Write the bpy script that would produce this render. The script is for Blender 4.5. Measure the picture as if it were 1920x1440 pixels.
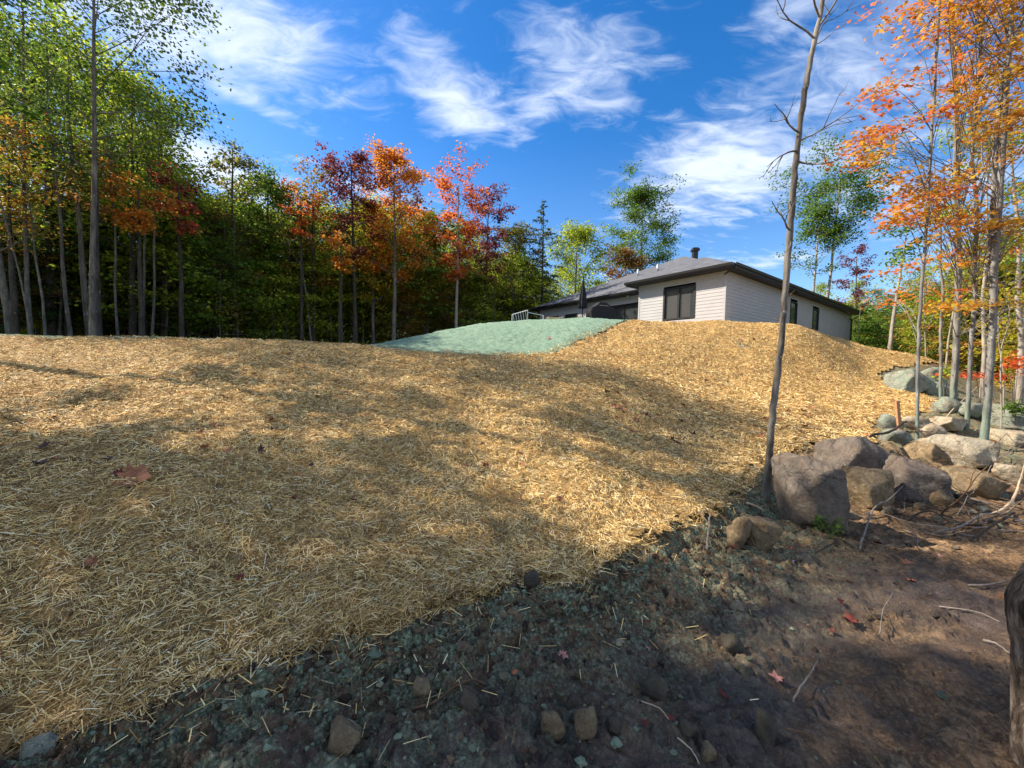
import bpy, math, random
import numpy as np
from mathutils import Matrix, Vector, Euler

# ------------------------------------------------------------------ camera, sky, sun
R = math.radians
FPX, CW, CH = 721.0, 1920.0, 1440.0
PITCH, ROLL, EYE = R(2.5), R(1.2), 1.6
Fv = np.array([0, math.cos(PITCH), -math.sin(PITCH)])
R0 = np.array([1.0, 0, 0]); U0 = np.array([0, math.sin(PITCH), math.cos(PITCH)])
Rv = math.cos(ROLL) * R0 + math.sin(ROLL) * U0
Uv = math.cos(ROLL) * U0 - math.sin(ROLL) * R0
CAM = np.array([0, 0, EYE])

def ray(px, py):
    d = Fv + (px - CW / 2) / FPX * Rv - (py - CH / 2) / FPX * Uv
    return d / d[1]                      # scaled so that y (depth) is 1

def at(px, py, D):                       # point at forward distance D
    return CAM + ray(px, py) * D
#BLENDER_ONLY
scene = bpy.context.scene
for o in list(bpy.data.objects): bpy.data.objects.remove(o)
cd = bpy.data.cameras.new('camera'); cam = bpy.data.objects.new('camera', cd)
scene.collection.objects.link(cam); scene.camera = cam
m = Matrix(((Rv[0], Uv[0], -Fv[0]), (Rv[1], Uv[1], -Fv[1]), (Rv[2], Uv[2], -Fv[2]))).to_4x4()
m.translation = Vector(CAM); cam.matrix_world = m
cd.sensor_width = 36; cd.lens = 36 * FPX / CW; cd.clip_start = 0.05; cd.clip_end = 3000

SUN_EL = R(40); SUN_V = np.array([-0.968, 0.25])     # horizontal direction towards the sun
SUN_V = SUN_V / np.linalg.norm(SUN_V)
SUN = np.array([SUN_V[0] * math.cos(SUN_EL), SUN_V[1] * math.cos(SUN_EL), math.sin(SUN_EL)])
sl = bpy.data.lights.new('sun', 'SUN'); sun = bpy.data.objects.new('sun', sl)
scene.collection.objects.link(sun); sl.energy = 5.0; sl.angle = R(0.53); sl.color = (1.0, 0.87, 0.70)
sun.rotation_euler = Vector(SUN).to_track_quat('Z', 'Y').to_euler()

W = bpy.data.worlds.new('World'); scene.world = W; W.use_nodes = True
def build_world():
    nt = W.node_tree; N = nt.nodes; L = nt.links; N.clear()
    out = N.new('ShaderNodeOutputWorld'); bg = N.new('ShaderNodeBackground')
    sky = N.new('ShaderNodeTexSky'); sky.sky_type = 'NISHITA'; sky.sun_disc = False
    sky.sun_elevation = SUN_EL; sky.sun_rotation = math.atan2(SUN_V[0], SUN_V[1])
    sky.air_density = 1.0; sky.dust_density = 0.3; sky.ozone_density = 2.2
    hs = N.new('ShaderNodeHueSaturation'); hs.inputs['Saturation'].default_value = 1.40; hs.inputs['Value'].default_value = 1.0; hs.inputs['Hue'].default_value = 0.506
    L.new(sky.outputs[0], hs.inputs['Color'])
    tc = N.new('ShaderNodeTexCoord')
    sep = N.new('ShaderNodeSeparateXYZ'); L.new(tc.outputs['Generated'], sep.inputs[0])
    def M(op, a, b=None, c=None):
        n = N.new('ShaderNodeMath'); n.operation = op
        for i, v in enumerate((a, b, c)):
            if v is None: continue
            if isinstance(v, (int, float)): n.inputs[i].default_value = v
            else: L.new(v, n.inputs[i])
        return n.outputs[0]
    # cloud layer seen as a high plane: p = dir.xy / (dir.z + .12)
    zz = M('ADD', M('MAXIMUM', sep.outputs[2], 0.0), 0.16)
    cx = M('DIVIDE', sep.outputs[0], zz); cy = M('DIVIDE', sep.outputs[1], zz)
    comb = N.new('ShaderNodeCombineXYZ'); L.new(cx, comb.inputs[0]); L.new(cy, comb.inputs[1])
    mp = N.new('ShaderNodeMapping'); L.new(comb.outputs[0], mp.inputs[0])
    mp.inputs['Rotation'].default_value = (0, 0, R(-24)); mp.inputs['Scale'].default_value = (0.75, 1.5, 1); mp.inputs['Location'].default_value = (1.3, 4.1, 0)
    n1 = N.new('ShaderNodeTexNoise'); n1.inputs['Scale'].default_value = 1.9; n1.inputs['Detail'].default_value = 9; n1.inputs['Roughness'].default_value = 0.58; n1.inputs['Distortion'].default_value = 0.5
    L.new(mp.outputs[0], n1.inputs['Vector'])
    n2 = N.new('ShaderNodeTexNoise'); n2.inputs['Scale'].default_value = 9.0; n2.inputs['Detail'].default_value = 12; n2.inputs['Roughness'].default_value = 0.6; n2.inputs['Distortion'].default_value = 0.8
    L.new(mp.outputs[0], n2.inputs['Vector'])
    dens = None
    # banks of cloud: (pixel x, pixel y, half width, half height, tilt deg, weight) turned into directions
    banks = [(330, 20, 300, 110, -8, .98), (590, 60, 120, 60, -20, .2), (470, 190, 150, 22, 9, .62), (400, 312, 150, 44, 12, 1.0), (560, 296, 90, 10, 5, .50),
             (800, 40, 150, 60, -30, .45), (850, 175, 120, 75, 35, .72), (1080, 90, 190, 100, 20, .62), (1000, 215, 90, 40, -40, .5), (1340, 330, 200, 95, 0, .92),
             (1260, 380, 160, 60, 0, .5), (1620, 130, 230, 170, 30, .62), (1480, 20, 110, 60, 0, .6), (1720, 350, 170, 140, 0, .6), (1000, 350, 160, 30, 5, .30), (1440, 490, 150, 22, 0, .5),
             (690, 350, 160, 30, 6, .45), (100, 120, 200, 160, 0, .5)]
    for (px, py, hw, hh, tilt, w) in banks:
        d = Fv + (px - CW / 2) / FPX * Rv - (py - CH / 2) / FPX * Uv
        n = np.linalg.norm(d); d = d / n
        rt = np.cross(d, [0, 0, 1]); rt /= np.linalg.norm(rt); up = np.cross(rt, d)
        ct, st = math.cos(R(-tilt)), math.sin(R(-tilt))
        a1 = ct * rt + st * up; a2 = -st * rt + ct * up
        sx = hw / FPX / n / 1.0; sy = hh / FPX / n / 1.0
        def dot(v, s):
            vn = N.new('ShaderNodeVectorMath'); vn.operation = 'DOT_PRODUCT'
            L.new(tc.outputs['Generated'], vn.inputs[0]); vn.inputs[1].default_value = tuple(v / s)
            return vn.outputs['Value']
        r2 = M('ADD', M('POWER', dot(a1, sx), 2.0), M('POWER', dot(a2, sy), 2.0))
        vn = N.new('ShaderNodeVectorMath'); vn.operation = 'DOT_PRODUCT'
        L.new(tc.outputs['Generated'], vn.inputs[0]); vn.inputs[1].default_value = tuple(d)
        g = M('MULTIPLY', M('EXPONENT', M('MULTIPLY', r2, -0.8)), M('MULTIPLY', M('GREATER_THAN', vn.outputs['Value'], 0.0), w))
        dens = g if dens is None else M('MAXIMUM', dens, g)
    # sparse cloud elsewhere ahead; dense unseen cloud added behind camera to neutralise blue skylight
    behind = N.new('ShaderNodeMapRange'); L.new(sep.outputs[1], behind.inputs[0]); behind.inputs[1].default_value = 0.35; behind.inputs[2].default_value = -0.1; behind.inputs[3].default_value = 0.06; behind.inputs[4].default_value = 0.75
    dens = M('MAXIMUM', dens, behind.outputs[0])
    mixn = M('ADD', M('MULTIPLY', n1.outputs['Fac'], 0.52), M('MULTIPLY', n2.outputs['Fac'], 0.48))
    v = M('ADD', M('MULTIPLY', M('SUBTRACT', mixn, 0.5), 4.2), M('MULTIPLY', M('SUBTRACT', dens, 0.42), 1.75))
    mr = N.new('ShaderNodeMapRange'); mr.interpolation_type = 'SMOOTHSTEP'
    L.new(v, mr.inputs[0]); mr.inputs[1].default_value = -0.30; mr.inputs[2].default_value = 1.15; mr.inputs[3].default_value = 0; mr.inputs[4].default_value = 0.93
    # whitening haze low down
    hz = N.new('ShaderNodeMapRange'); L.new(sep.outputs[2], hz.inputs[0]); hz.inputs[1].default_value = 0.0; hz.inputs[2].default_value = 0.5; hz.inputs[3].default_value = 0.16; hz.inputs[4].default_value = 0.0
    fac = M('MAXIMUM', mr.outputs[0], hz.outputs[0])
    mx = N.new('ShaderNodeMix'); mx.data_type = 'RGBA'; L.new(fac, mx.inputs['Factor'])
    L.new(hs.outputs[0], mx.inputs['A']); mx.inputs['B'].default_value = (4.6, 5.1, 6.0, 1)
    L.new(mx.outputs['Result'], bg.inputs[0]); bg.inputs[1].default_value = 0.098
    L.new(bg.outputs[0], out.inputs[0])
build_world()
scene.view_settings.view_transform = 'Standard'; scene.view_settings.look = 'None'
scene.view_settings.exposure = 1.17; scene.view_settings.gamma = 1.0; scene.view_settings.use_curve_mapping = False
scene.cycles.max_bounces = 6; scene.cycles.diffuse_bounces = 3; scene.cycles.transmission_bounces = 4; scene.cycles.transparent_max_bounces = 4
scene.cycles.use_denoising = True
#END_BLENDER_ONLY

# ------------------------------------------------------------------ noise and terrain
def _hash(ix, iy, seed):
    h = (ix.astype(np.int64) * 374761393 + iy.astype(np.int64) * 668265263 + seed * 2147483647) & 0xFFFFFFFF
    h = ((h ^ (h >> 13)) * 1274126177) & 0xFFFFFFFF
    return ((h ^ (h >> 16)) & 0xFFFF) / 65535.0

def vnoise(x, y, seed=0):
    x = np.asarray(x, float); y = np.asarray(y, float)
    ix = np.floor(x); iy = np.floor(y); fx = x - ix; fy = y - iy
    fx = fx * fx * fx * (fx * (fx * 6 - 15) + 10); fy = fy * fy * fy * (fy * (fy * 6 - 15) + 10)
    a = _hash(ix, iy, seed); b = _hash(ix + 1, iy, seed); c = _hash(ix, iy + 1, seed); d = _hash(ix + 1, iy + 1, seed)
    return (a * (1 - fx) + b * fx) * (1 - fy) + (c * (1 - fx) + d * fx) * fy

def fbm(x, y, scale, octv=4, seed=0, rough=0.5, ridge=False):
    s = 0; a = 1.0; t = 0; f = 1.0 / scale
    for k in range(octv):
        n = vnoise(x * f + 17.3 * k, y * f - 9.1 * k, seed + k) * 2 - 1
        if ridge: n = 1 - 2 * np.abs(n)
        s = s + a * n; t += a; a *= rough; f *= 2.03
    return s / t

CP = [  # (pixel x, pixel y, forward distance)
 (0, 1430, 1.42), (250, 1345, 1.62), (500, 1240, 1.85), (730, 1180, 2.1), (940, 1125, 2.45), (1130, 1060, 2.9), (1270, 990, 3.6), (1430, 885, 4.8),
 (0, 1150, 1.95), (0, 920, 2.8), (0, 800, 4.4), (0, 700, 7.6), (0, 650, 10.0), (0, 631, 11.6),
 (250, 1100, 2.15), (250, 905, 2.95), (250, 805, 4.4), (250, 745, 5.9), (250, 690, 8.2), (250, 650, 10.2), (250, 634, 11.8),
 (480, 1080, 2.4), (480, 900, 3.4), (480, 800, 4.9), (480, 720, 7.2), (480, 660, 10.2), (480, 640, 12.0),
 (700, 1060, 2.6), (700, 930, 3.5), (700, 850, 4.4), (700, 760, 6.3), (700, 700, 8.8), (700, 665, 11.2), (700, 650, 12.6),
 (900, 1000, 3.2), (1000, 950, 3.7), (1000, 850, 5.0), (1000, 760, 7.2), (1000, 700, 9.8), (1000, 668, 12.4), (850, 660, 12.6),
 (1100, 900, 4.3), (1100, 800, 6.4), (1100, 700, 10.2), (1100, 650, 14.0), (1060, 655, 13.6), (1150, 640, 15.2), (1190, 602, 18.6), (1000, 640, 15.2), (900, 646, 14.6), (820, 650, 14.0),
 (830, 620, 18.2), (760, 636, 16.0), (700, 650, 14.2), (900, 607, 20.0), (1000, 600, 20.6), (1100, 596, 20.4),
 (1200, 900, 4.7), (1200, 800, 7.0), (1200, 700, 11.2), (1250, 950, 4.0),
 (1350, 603, 18.6), (1350, 650, 15.4), (1350, 720, 11.6), (1350, 800, 7.7), (1350, 860, 5.7), (1400, 900, 4.8),
 (1500, 617, 17.5), (1500, 680, 15.0), (1500, 750, 10.4), (1500, 820, 7.2), (1500, 850, 6.2),
 (1600, 645, 18.5), (1620, 700, 16.0), (1640, 760, 10.8), (1650, 825, 7.6),
 (1720, 668, 19.5), (1740, 710, 16.0), (1760, 755, 11.0), (1900, 750, 16.0), (1900, 790, 11.0), (1880, 700, 26.0), (1900, 840, 8.0)]
CW3 = [  # world x, y, z
 (0, 0, 0), (0, -1, 0), (2, 0, 0), (1.0, 1.4, 0.0), (0.4, 1.9, 0.03), (2, 1.5, -.02), (2, 2.4, -.04), (3, 2.5, 0), (1.6, 3.1, .02), (3, 3.6, .0), (4, 3, .05), (5, 4.5, .02), (6, 3, .1), (3.2, 4.6, .0), (4.5, 6, .02), (7, 6, .1),
 (-1, -.5, .02), (-1, .8, -.02), (-.3, 1.3, -.02), (-2.5, .3, .1), (-3, 1.2, .5), (-6, 1.5, .9), (-4.6, 2.8, .75), (-9, 4, 1.2), (-14, 6, 1.8), (-14, 0, 1.4), (-20, 8, 2.1), (-30, 0, 2.2), (-6, -5, .4), (0, -10, 0), (10, -5, .2), (20, 5, .6),
 (10.9, 20, 4.1), (9.5, 21, 4.12), (7, 24, 4.15), (8.7, 26.8, 4.15), (2.3, 35, 4.1), (-1, 30, 3.8), (4, 27, 4.15), (13, 24, 4.1), (16.5, 24, 3.55), (20, 22, 2.95), (24, 26, 2.7), (22.3, 32, 2.7), (28, 30, 1.6), (27, 38, 3.0), (15, 40, 4.0), (5, 45, 4.0), (-6, 24, 2.6), (-12, 16, 2.35), (-8, 18, 2.3), (-5.8, 19.5, 2.7), (-2.2, 18, 3.35), (-16, 14, 2.35), (-4, 35, 3.0),
 (-20, 30, 2.4), (-10, 45, 2.8), (-40, 20, 2.4), (-40, 60, 3), (0, 70, 4), (40, 70, 3.2), (60, 40, 2.5), (40, 20, 1.4), (25, 15, .7), (18, 10, .3), (90, 90, 4), (-90, 90, 4), (-90, -90, 2), (90, -90, 2), (0, 130, 5), (0, -60, 0), (60, 0, 1), (-60, 0, 2.2)]
CPT = np.array([at(*c) for c in CP] + [np.array(c, float) for c in CW3])
def warp(x, y):
    r = np.hypot(x, y); k = np.log1p(r / 3.0) * 3.0 / np.maximum(r, 1e-6)
    return x * k, y * k
def _tps(r2):
    return np.where(r2 > 1e-12, 0.5 * r2 * np.log(np.maximum(r2, 1e-12)), 0.0)
_wx, _wy = warp(CPT[:, 0], CPT[:, 1])
_K = _tps((_wx[:, None] - _wx[None]) ** 2 + (_wy[:, None] - _wy[None]) ** 2) + 0.012 * np.eye(len(_wx))
_P = np.stack([np.ones_like(_wx), _wx, _wy], 1)
_A = np.block([[_K, _P], [_P.T, np.zeros((3, 3))]])
_S = np.linalg.solve(_A, np.concatenate([CPT[:, 2], np.zeros(3)]))
def hz(x, y):                            # the smooth lie of the land
    x = np.asarray(x, float); y = np.asarray(y, float); sh = x.shape
    x = x.ravel(); y = y.ravel(); out = np.empty_like(x)
    for s in range(0, len(x), 20000):
        a, b = warp(x[s:s + 20000], y[s:s + 20000])
        k = _tps((a[:, None] - _wx[None]) ** 2 + (b[:, None] - _wy[None]) ** 2)
        out[s:s + 20000] = k @ _S[:-3] + _S[-3] + _S[-2] * a + _S[-1] * b
    return out.reshape(sh)
def hit(px, py, dmin=0.8, dmax=60):      # the ground point seen at a pixel of the photograph
    r = ray(px, py); D = np.exp(np.linspace(math.log(dmin), math.log(dmax), 700))
    P = CAM[None] + D[:, None] * r[None]
    g = P[:, 2] - hz(P[:, 0], P[:, 1])
    i = np.argmax(g < 0)
    if g[i] >= 0: i = len(D) - 1
    if i > 0 and g[i-1] > 0 and g[i] < 0:
        t = g[i - 1] / (g[i - 1] - g[i]); d = D[i - 1] + (D[i] - D[i - 1]) * t
    else: d = D[i]
    p = CAM + r * d
    return np.array([p[0], p[1], float(hz(p[0:1], p[1:2])[0])]), d

# ------------------------------------------------------------------ helpers
rng = np.random.default_rng(7)
COL = scene.collection
def mesh_np(name, V, Fs, mat=None, smooth=True):
    """V (n,3); Fs list of int arrays (m,k)"""
    me = bpy.data.meshes.new(name)
    if not isinstance(Fs, list): Fs = [Fs]
    Fs = [np.asarray(f, np.int32) for f in Fs if len(f)]
    loops = np.concatenate([f.ravel() for f in Fs]); cnt = np.concatenate([np.full(len(f), f.shape[1], np.int32) for f in Fs])
    me.vertices.add(len(V)); me.vertices.foreach_set('co', np.asarray(V, np.float32).ravel())
    me.loops.add(len(loops)); me.loops.foreach_set('vertex_index', loops)
    me.polygons.add(len(cnt)); me.polygons.foreach_set('loop_start', np.concatenate([[0], np.cumsum(cnt)[:-1]]).astype(np.int32))
    try: me.polygons.foreach_set('loop_total', cnt)
    except Exception: pass
    me.polygons.foreach_set('use_smooth', np.full(len(cnt), smooth, bool))
    if mat: me.materials.append(mat)
    me.update(calc_edges=True)
    return me
def link(name, me, parent=None, loc=None, rot=None, label=None, cat=None, group=None, kind=None):
    o = bpy.data.objects.new(name, me); COL.objects.link(o)
    if parent is not None: o.parent = parent
    if loc is not None: o.location = loc
    if rot is not None: o.rotation_euler = rot
    if label: o['label'] = label
    if cat: o['category'] = cat
    if group: o['group'] = group
    if kind: o['kind'] = kind
    return o
def copy_tree(o, parent=None):
    c = o.copy(); COL.objects.link(c); c.parent = parent
    for ch in o.children: copy_tree(ch, c)
    return c
class MB:                                # collects pieces, builds ONE mesh
    def __init__(s): s.V = []; s.F = {}; s.n = 0
    def add(s, V, F):
        V = np.asarray(V, float)
        for f in (F if isinstance(F, list) and len(F) and isinstance(F[0], np.ndarray) and F[0].ndim == 2 else [np.asarray(F)]):
            s.F.setdefault(f.shape[1], []).append(f + s.n)
        s.V.append(V); s.n += len(V)
    def box(s, a, b):
        x0, y0, z0 = a; x1, y1, z1 = b
        s.add([(x0,y0,z0),(x1,y0,z0),(x1,y1,z0),(x0,y1,z0),(x0,y0,z1),(x1,y0,z1),(x1,y1,z1),(x0,y1,z1)],
              np.array([(0,3,2,1),(4,5,6,7),(0,1,5,4),(1,2,6,5),(2,3,7,6),(3,0,4,7)]))
    def poly(s, pts): s.add(pts, np.arange(len(pts))[None])
    def tube(s, P, r, k=6, cap=True):
        P = np.asarray(P, float); n = len(P); r = np.broadcast_to(np.asarray(r, float), (n,))
        T = np.gradient(P, axis=0); T /= np.linalg.norm(T, axis=1)[:, None] + 1e-9
        ref = np.array([1.0, 0.13, 0]) if abs(T[:, 2]).mean() > 0.6 else np.array([0.05, 0.1, 1.0])
        A = np.cross(T, ref); A /= np.linalg.norm(A, axis=1)[:, None] + 1e-9; B = np.cross(T, A)
        a = np.arange(k) / k * 2 * math.pi
        V = P[:, None] + r[:, None, None] * (np.cos(a)[None, :, None] * A[:, None] + np.sin(a)[None, :, None] * B[:, None])
        i = np.arange(n - 1)[:, None] * k; j = np.arange(k)[None]; j2 = (j + 1) % k
        F = np.stack([i + j, i + j2, i + k + j2, i + k + j], -1).reshape(-1, 4)
        Fl = [F]
        if cap: Fl += [np.array([np.arange(k)[::-1]]), np.array([np.arange(k) + (n - 1) * k])]
        s.add(V.reshape(-1, 3), Fl)
    def mesh(s, name, mat, smooth=False):
        return mesh_np(name, np.concatenate(s.V), [np.concatenate(v) for v in s.F.values()], mat, smooth)
    def build(s, name, mat, parent=None, smooth=False, **kw): return link(name, s.mesh(name, mat, smooth), parent, **kw)

class NT:                                # small node-tree helper
    def __init__(s, name, rough=0.9, spec=0.2):
        s.m = bpy.data.materials.new(name); s.m.use_nodes = True; s.t = s.m.node_tree; s.N = s.t.nodes; s.L = s.t.links
        s.b = s.N['Principled BSDF']; s.b.inputs['Roughness'].default_value = rough; s.b.inputs['Specular IOR Level'].default_value = spec
        s._tc = None
    def n(s, t, **kw):
        x = s.N.new('ShaderNode' + t)
        for k, v in kw.items(): setattr(x, k, v)
        return x
    def set(s, sock, v):
        if hasattr(v, 'node') or hasattr(v, 'is_output'): s.L.new(v, sock)
        elif isinstance(v, tuple) and len(v) == 3 and sock.type == 'RGBA': sock.default_value = (*v, 1)
        else: sock.default_value = v
    def co(s, which='Object'):
        if s._tc is None: s._tc = s.n('TexCoord')
        return s._tc.outputs[which]
    def noise(s, scale, detail=4, rough=0.55, dist=0.0, vec=None, stretch=None, col=False):
        x = s.n('TexNoise'); v = vec if vec is not None else s.co()
        if stretch:
            mp = s.n('Mapping'); mp.inputs['Scale'].default_value = stretch; s.L.new(v, mp.inputs[0]); v = mp.outputs[0]
        s.L.new(v, x.inputs['Vector']); x.inputs['Scale'].default_value = scale; x.inputs['Detail'].default_value = detail
        x.inputs['Roughness'].default_value = rough; x.inputs['Distortion'].default_value = dist
        return x.outputs['Color' if col else 'Fac']
    def ramp(s, fac, stops, interp='LINEAR'):
        x = s.n('ValToRGB'); x.color_ramp.interpolation = interp; e = x.color_ramp.elements
        while len(e) < len(stops): e.new(0.5)
        for i, (p, c) in enumerate(stops): e[i].position = p; e[i].color = (*c, 1) if len(c) == 3 else c
        s.L.new(fac, x.inputs[0]); return x.outputs[0]
    def rng(s, fac, a, b, c=0.0, d=1.0):
        x = s.n('MapRange'); s.L.new(fac, x.inputs[0])
        for i, v in enumerate((a, b, c, d)): x.inputs[i + 1].default_value = v
        return x.outputs[0]
    def mix(s, f, a, b, mode='MIX'):
        x = s.n('Mix', data_type='RGBA', blend_type=mode)
        s.set(x.inputs['Factor'], f); s.set(x.inputs['A'], a); s.set(x.inputs['B'], b); return x.outputs['Result']
    def math(s, op, a, b=0.0):
        x = s.n('Math', operation=op); s.set(x.inputs[0], a); s.set(x.inputs[1], b); return x.outputs[0]
    def bump(s, h, strength=0.5, dist=0.02, prev=None):
        x = s.n('Bump'); x.inputs['Strength'].default_value = strength; x.inputs['Distance'].default_value = dist
        s.L.new(h, x.inputs['Height'])
        if prev is not None: s.L.new(prev, x.inputs['Normal'])
        s.L.new(x.outputs[0], s.b.inputs['Normal']); return x.outputs[0]
    def base(s, c): s.set(s.b.inputs['Base Color'], c); return s
    def attr(s, name, typ='GEOMETRY'):
        x = s.n('Attribute', attribute_name=name, attribute_type=typ); return x

def mat_simple(name, c, rough=0.6, spec=0.3, metal=0.0, var=0.12, scale=6.0, bump=0.0):
    t = NT(name, rough, spec); f = t.noise(scale, 5)
    t.base(t.mix(t.rng(f, .3, .7), tuple(x * (1 - var) for x in c), tuple(min(1, x * (1 + var)) for x in c)))
    t.b.inputs['Metallic'].default_value = metal
    if bump: t.bump(t.noise(scale * 8, 4), bump, 0.01)
    return t.m

# ------------------------------------------------------------------ ground
def inpoly(x, y, poly):
    poly = np.asarray(poly); c = np.zeros(x.shape, bool); j = len(poly) - 1
    for i in range(len(poly)):
        xi, yi = poly[i]; xj, yj = poly[j]
        if yi != yj: c ^= ((yi > y) != (yj > y)) & (x < (xj - xi) * (y - yi) / (yj - yi) + xi)
        j = i
    return c
def edge_dist(x, y, poly, closed=True):
    poly = np.asarray(poly); d = np.full(x.shape, 1e9); n = len(poly)
    for i in range(n if closed else n - 1):
        a = poly[i]; b = poly[(i + 1) % n]; ab = b - a; t = ((x - a[0]) * ab[0] + (y - a[1]) * ab[1]) / (ab @ ab + 1e-9)
        t = np.clip(t, 0, 1); d = np.minimum(d, np.hypot(x - a[0] - t * ab[0], y - a[1] - t * ab[1]))
    return d
H2 = lambda *q: [tuple(hit(px, py)[0][:2]) for px, py in q]
FRONT = H2((0, 1428), (70, 1400), (120, 1378), (200, 1350), (250, 1335), (320, 1300), (390, 1285), (470, 1258), (520, 1245), (560, 1215), (600, 1200), (640, 1186), (690, 1192), (730, 1180), (760, 1172), (800, 1150), (850, 1143), (900, 1125), (950, 1100), (1000, 1088), (1050, 1095), (1080, 1085), (1100, 1085), (1130, 1052), (1180, 1042), (1230, 1012), (1290, 988), (1345, 968), (1385, 935), (1415, 900), (1440, 872), (1500, 852), (1560, 838), (1610, 842), (1648, 835),
           (1645, 800), (1660, 788), (1705, 795), (1735, 775), (1762, 778), (1772, 768), (1745, 742), (1725, 735), (1690, 722), (1652, 708), (1690, 692), (1735, 688))
BOUND = H2((1150, 612), (1120, 628), (1085, 640), (1060, 655), (1035, 666))
CREST = H2((940, 668), (820, 663), (680, 652), (620, 649), (500, 643), (300, 639), (150, 636), (0, 633))
MAT = FRONT + [(20.5, 18.8), (27, 22), (33, 30), (30, 35), (22.4, 34.2), (10.95, 20.1), (8.0, 22.5), (5.9, 19.4)] + BOUND + CREST + [(-19, 11), (-16, 1), (-6, -2.2), (-3.6, 0.4)]
MAT = np.array(MAT)
GREEN = BOUND[::-1]
GREEN = [(5.9, 19.4), (8.0, 22.5), (9, 24)] + [(7.5, 25), (1.0, 36), (-3, 37), (-5.5, 31), (-6.5, 26), (-9, 22.5), (-12, 20), (-17, 17), (-24, 15), (-24, 8)] + [(-19, 10.5)] + CREST[::-1] + GREEN
GREEN = np.array(GREEN)

def soil_amp(x, y):                      # how rough the bare soil is
    r = np.hypot(x, y); inside = inpoly(x, y, MAT) | inpoly(x, y, GREEN)
    de = edge_dist(x, y, np.array(FRONT), closed=False)
    rough = np.exp(-(de / 0.75) ** 2)
    return np.where(inside, 0.0, 1.0) * np.clip(de / 0.10, 0.15, 1), rough, inside, de
def micro(x, y):
    a, rough, inside, de = soil_amp(x, y)
    n = fbm(x, y, 0.30, 4, 11, .55) * (0.05 + 0.07 * rough)
    n += fbm(x + .3 * fbm(x, y, .2, 2, 5), y, 0.10, 3, 21, .55, True) * (0.024 + 0.048 * rough)
    n += fbm(x, y, 0.045, 3, 31, .65) * (0.012 + .018 * rough)
    rut = fbm(x * .6 + y * .5, y * 1.6 - x * .5, 0.5, 3, 44, .5, True)
    n += (rut - .2) * 0.03 * (1 - rough)
    far = np.clip(np.hypot(x, y) / 12, 0, 1)
    n += fbm(x, y, 2.2, 3, 61) * 0.10 * far
    return n * a, rough, inside
def gz(x, y):
    x = np.atleast_1d(np.asarray(x, float)); y = np.atleast_1d(np.asarray(y, float))
    return hz(x, y) + micro(x, y)[0]
def G(x, y): return float(gz([x], [y])[0])
def P2(px, py):                          # ground point under a pixel, with the fine relief
    p, d = hit(px, py); return np.array([p[0], p[1], max(p[2], G(p[0], p[1]))]), d

def polar(th, r):
    T, Rr = np.meshgrid(np.radians(th), r)
    return np.sin(T) * Rr, np.cos(T) * Rr
def gridfaces(nr, nt, mask=None, closed=False):
    i, j = np.meshgrid(np.arange(nr - 1), np.arange(nt if closed else nt - 1), indexing='ij'); j2 = (j + 1) % nt
    F = np.stack([i * nt + j, i * nt + j2, (i + 1) * nt + j2, (i + 1) * nt + j], -1).reshape(-1, 4)
    if mask is not None: F = F[mask[F].all(1)]
    return F
TH = np.concatenate([np.linspace(-180, -72, 26)[:-1], np.linspace(-72, -63, 12)[:-1], np.linspace(-63, 63, 440)[:-1], np.linspace(63, 72, 12)[:-1], np.linspace(72, 180, 26)])[:-1]
RR = np.concatenate([[0.02, .3, .6, .8], np.exp(np.linspace(math.log(0.95), math.log(6.5), 330))[:-1], np.exp(np.linspace(math.log(6.5), math.log(60), 120)), np.array([70, 85, 110, 150, 220, 350, 600])])

def mat_ground():
    t = NT('soil', 0.95, 0.15); a = t.attr('mask'); sp = t.n('SeparateColor'); t.L.new(a.outputs['Color'], sp.inputs[0])
    grn, wet, duff = sp.outputs[0], sp.outputs[1], sp.outputs[2]
    n1 = t.noise(2.2, 7, .6, .4); n2 = t.noise(11, 7, .65, .6); n3 = t.noise(60, 4, .6); n5 = t.noise(1.1, 3, .5)
    c = t.ramp(n1, [(.30, (.11, .065, .032)), (.45, (.26, .155, .075)), (.57, (.46, .285, .145)), (.72, (.66, .45, .25))])
    c = t.mix(t.rng(n2, .36, .60, .0, .85), c, (.055, .036, .022))
    c = t.mix(t.rng(n3, .46, .66, 0, .6), c, (.36, .26, .17)); c = t.mix(t.rng(t.noise(26, 6, .7, 1.0), .46, .60, 0, .75), c, (.05, .034, .022))
    wc = t.ramp(n2, [(.3, (.045, .034, .030)), (.6, (.12, .092, .078)), (.8, (.22, .165, .135))])
    c = t.mix(wet, c, wc)
    dc = t.ramp(t.noise(7, 8, .75), [(.3, (.06, .035, .02)), (.5, (.16, .09, .045)), (.62, (.30, .17, .075)), (.75, (.10, .11, .04))])
    c = t.mix(duff, c, dc)
    gf = t.math('MULTIPLY', grn, t.rng(t.noise(9, 8, .75, .9), .44, .54, 0.0, .95))
    gc = t.ramp(n3, [(.3, (.055, .075, .045)), (.5, (.15, .20, .125)), (.68, (.46, .49, .34))])
    c = t.mix(gf, c, gc)
    t.base(c)
    rg = t.mix(wet, (.95, .95, .95), (.28, .28, .28)); t.L.new(rg, t.b.inputs['Roughness'])
    b1 = t.bump(n2, .8, .05); b2 = t.bump(t.noise(32, 6, .7, .8), .9, .03, b1); b3 = t.bump(n3, .8, .014, b2); t.bump(t.noise(180, 3, .6), .6, .005, b3)
    return t.m
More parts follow.
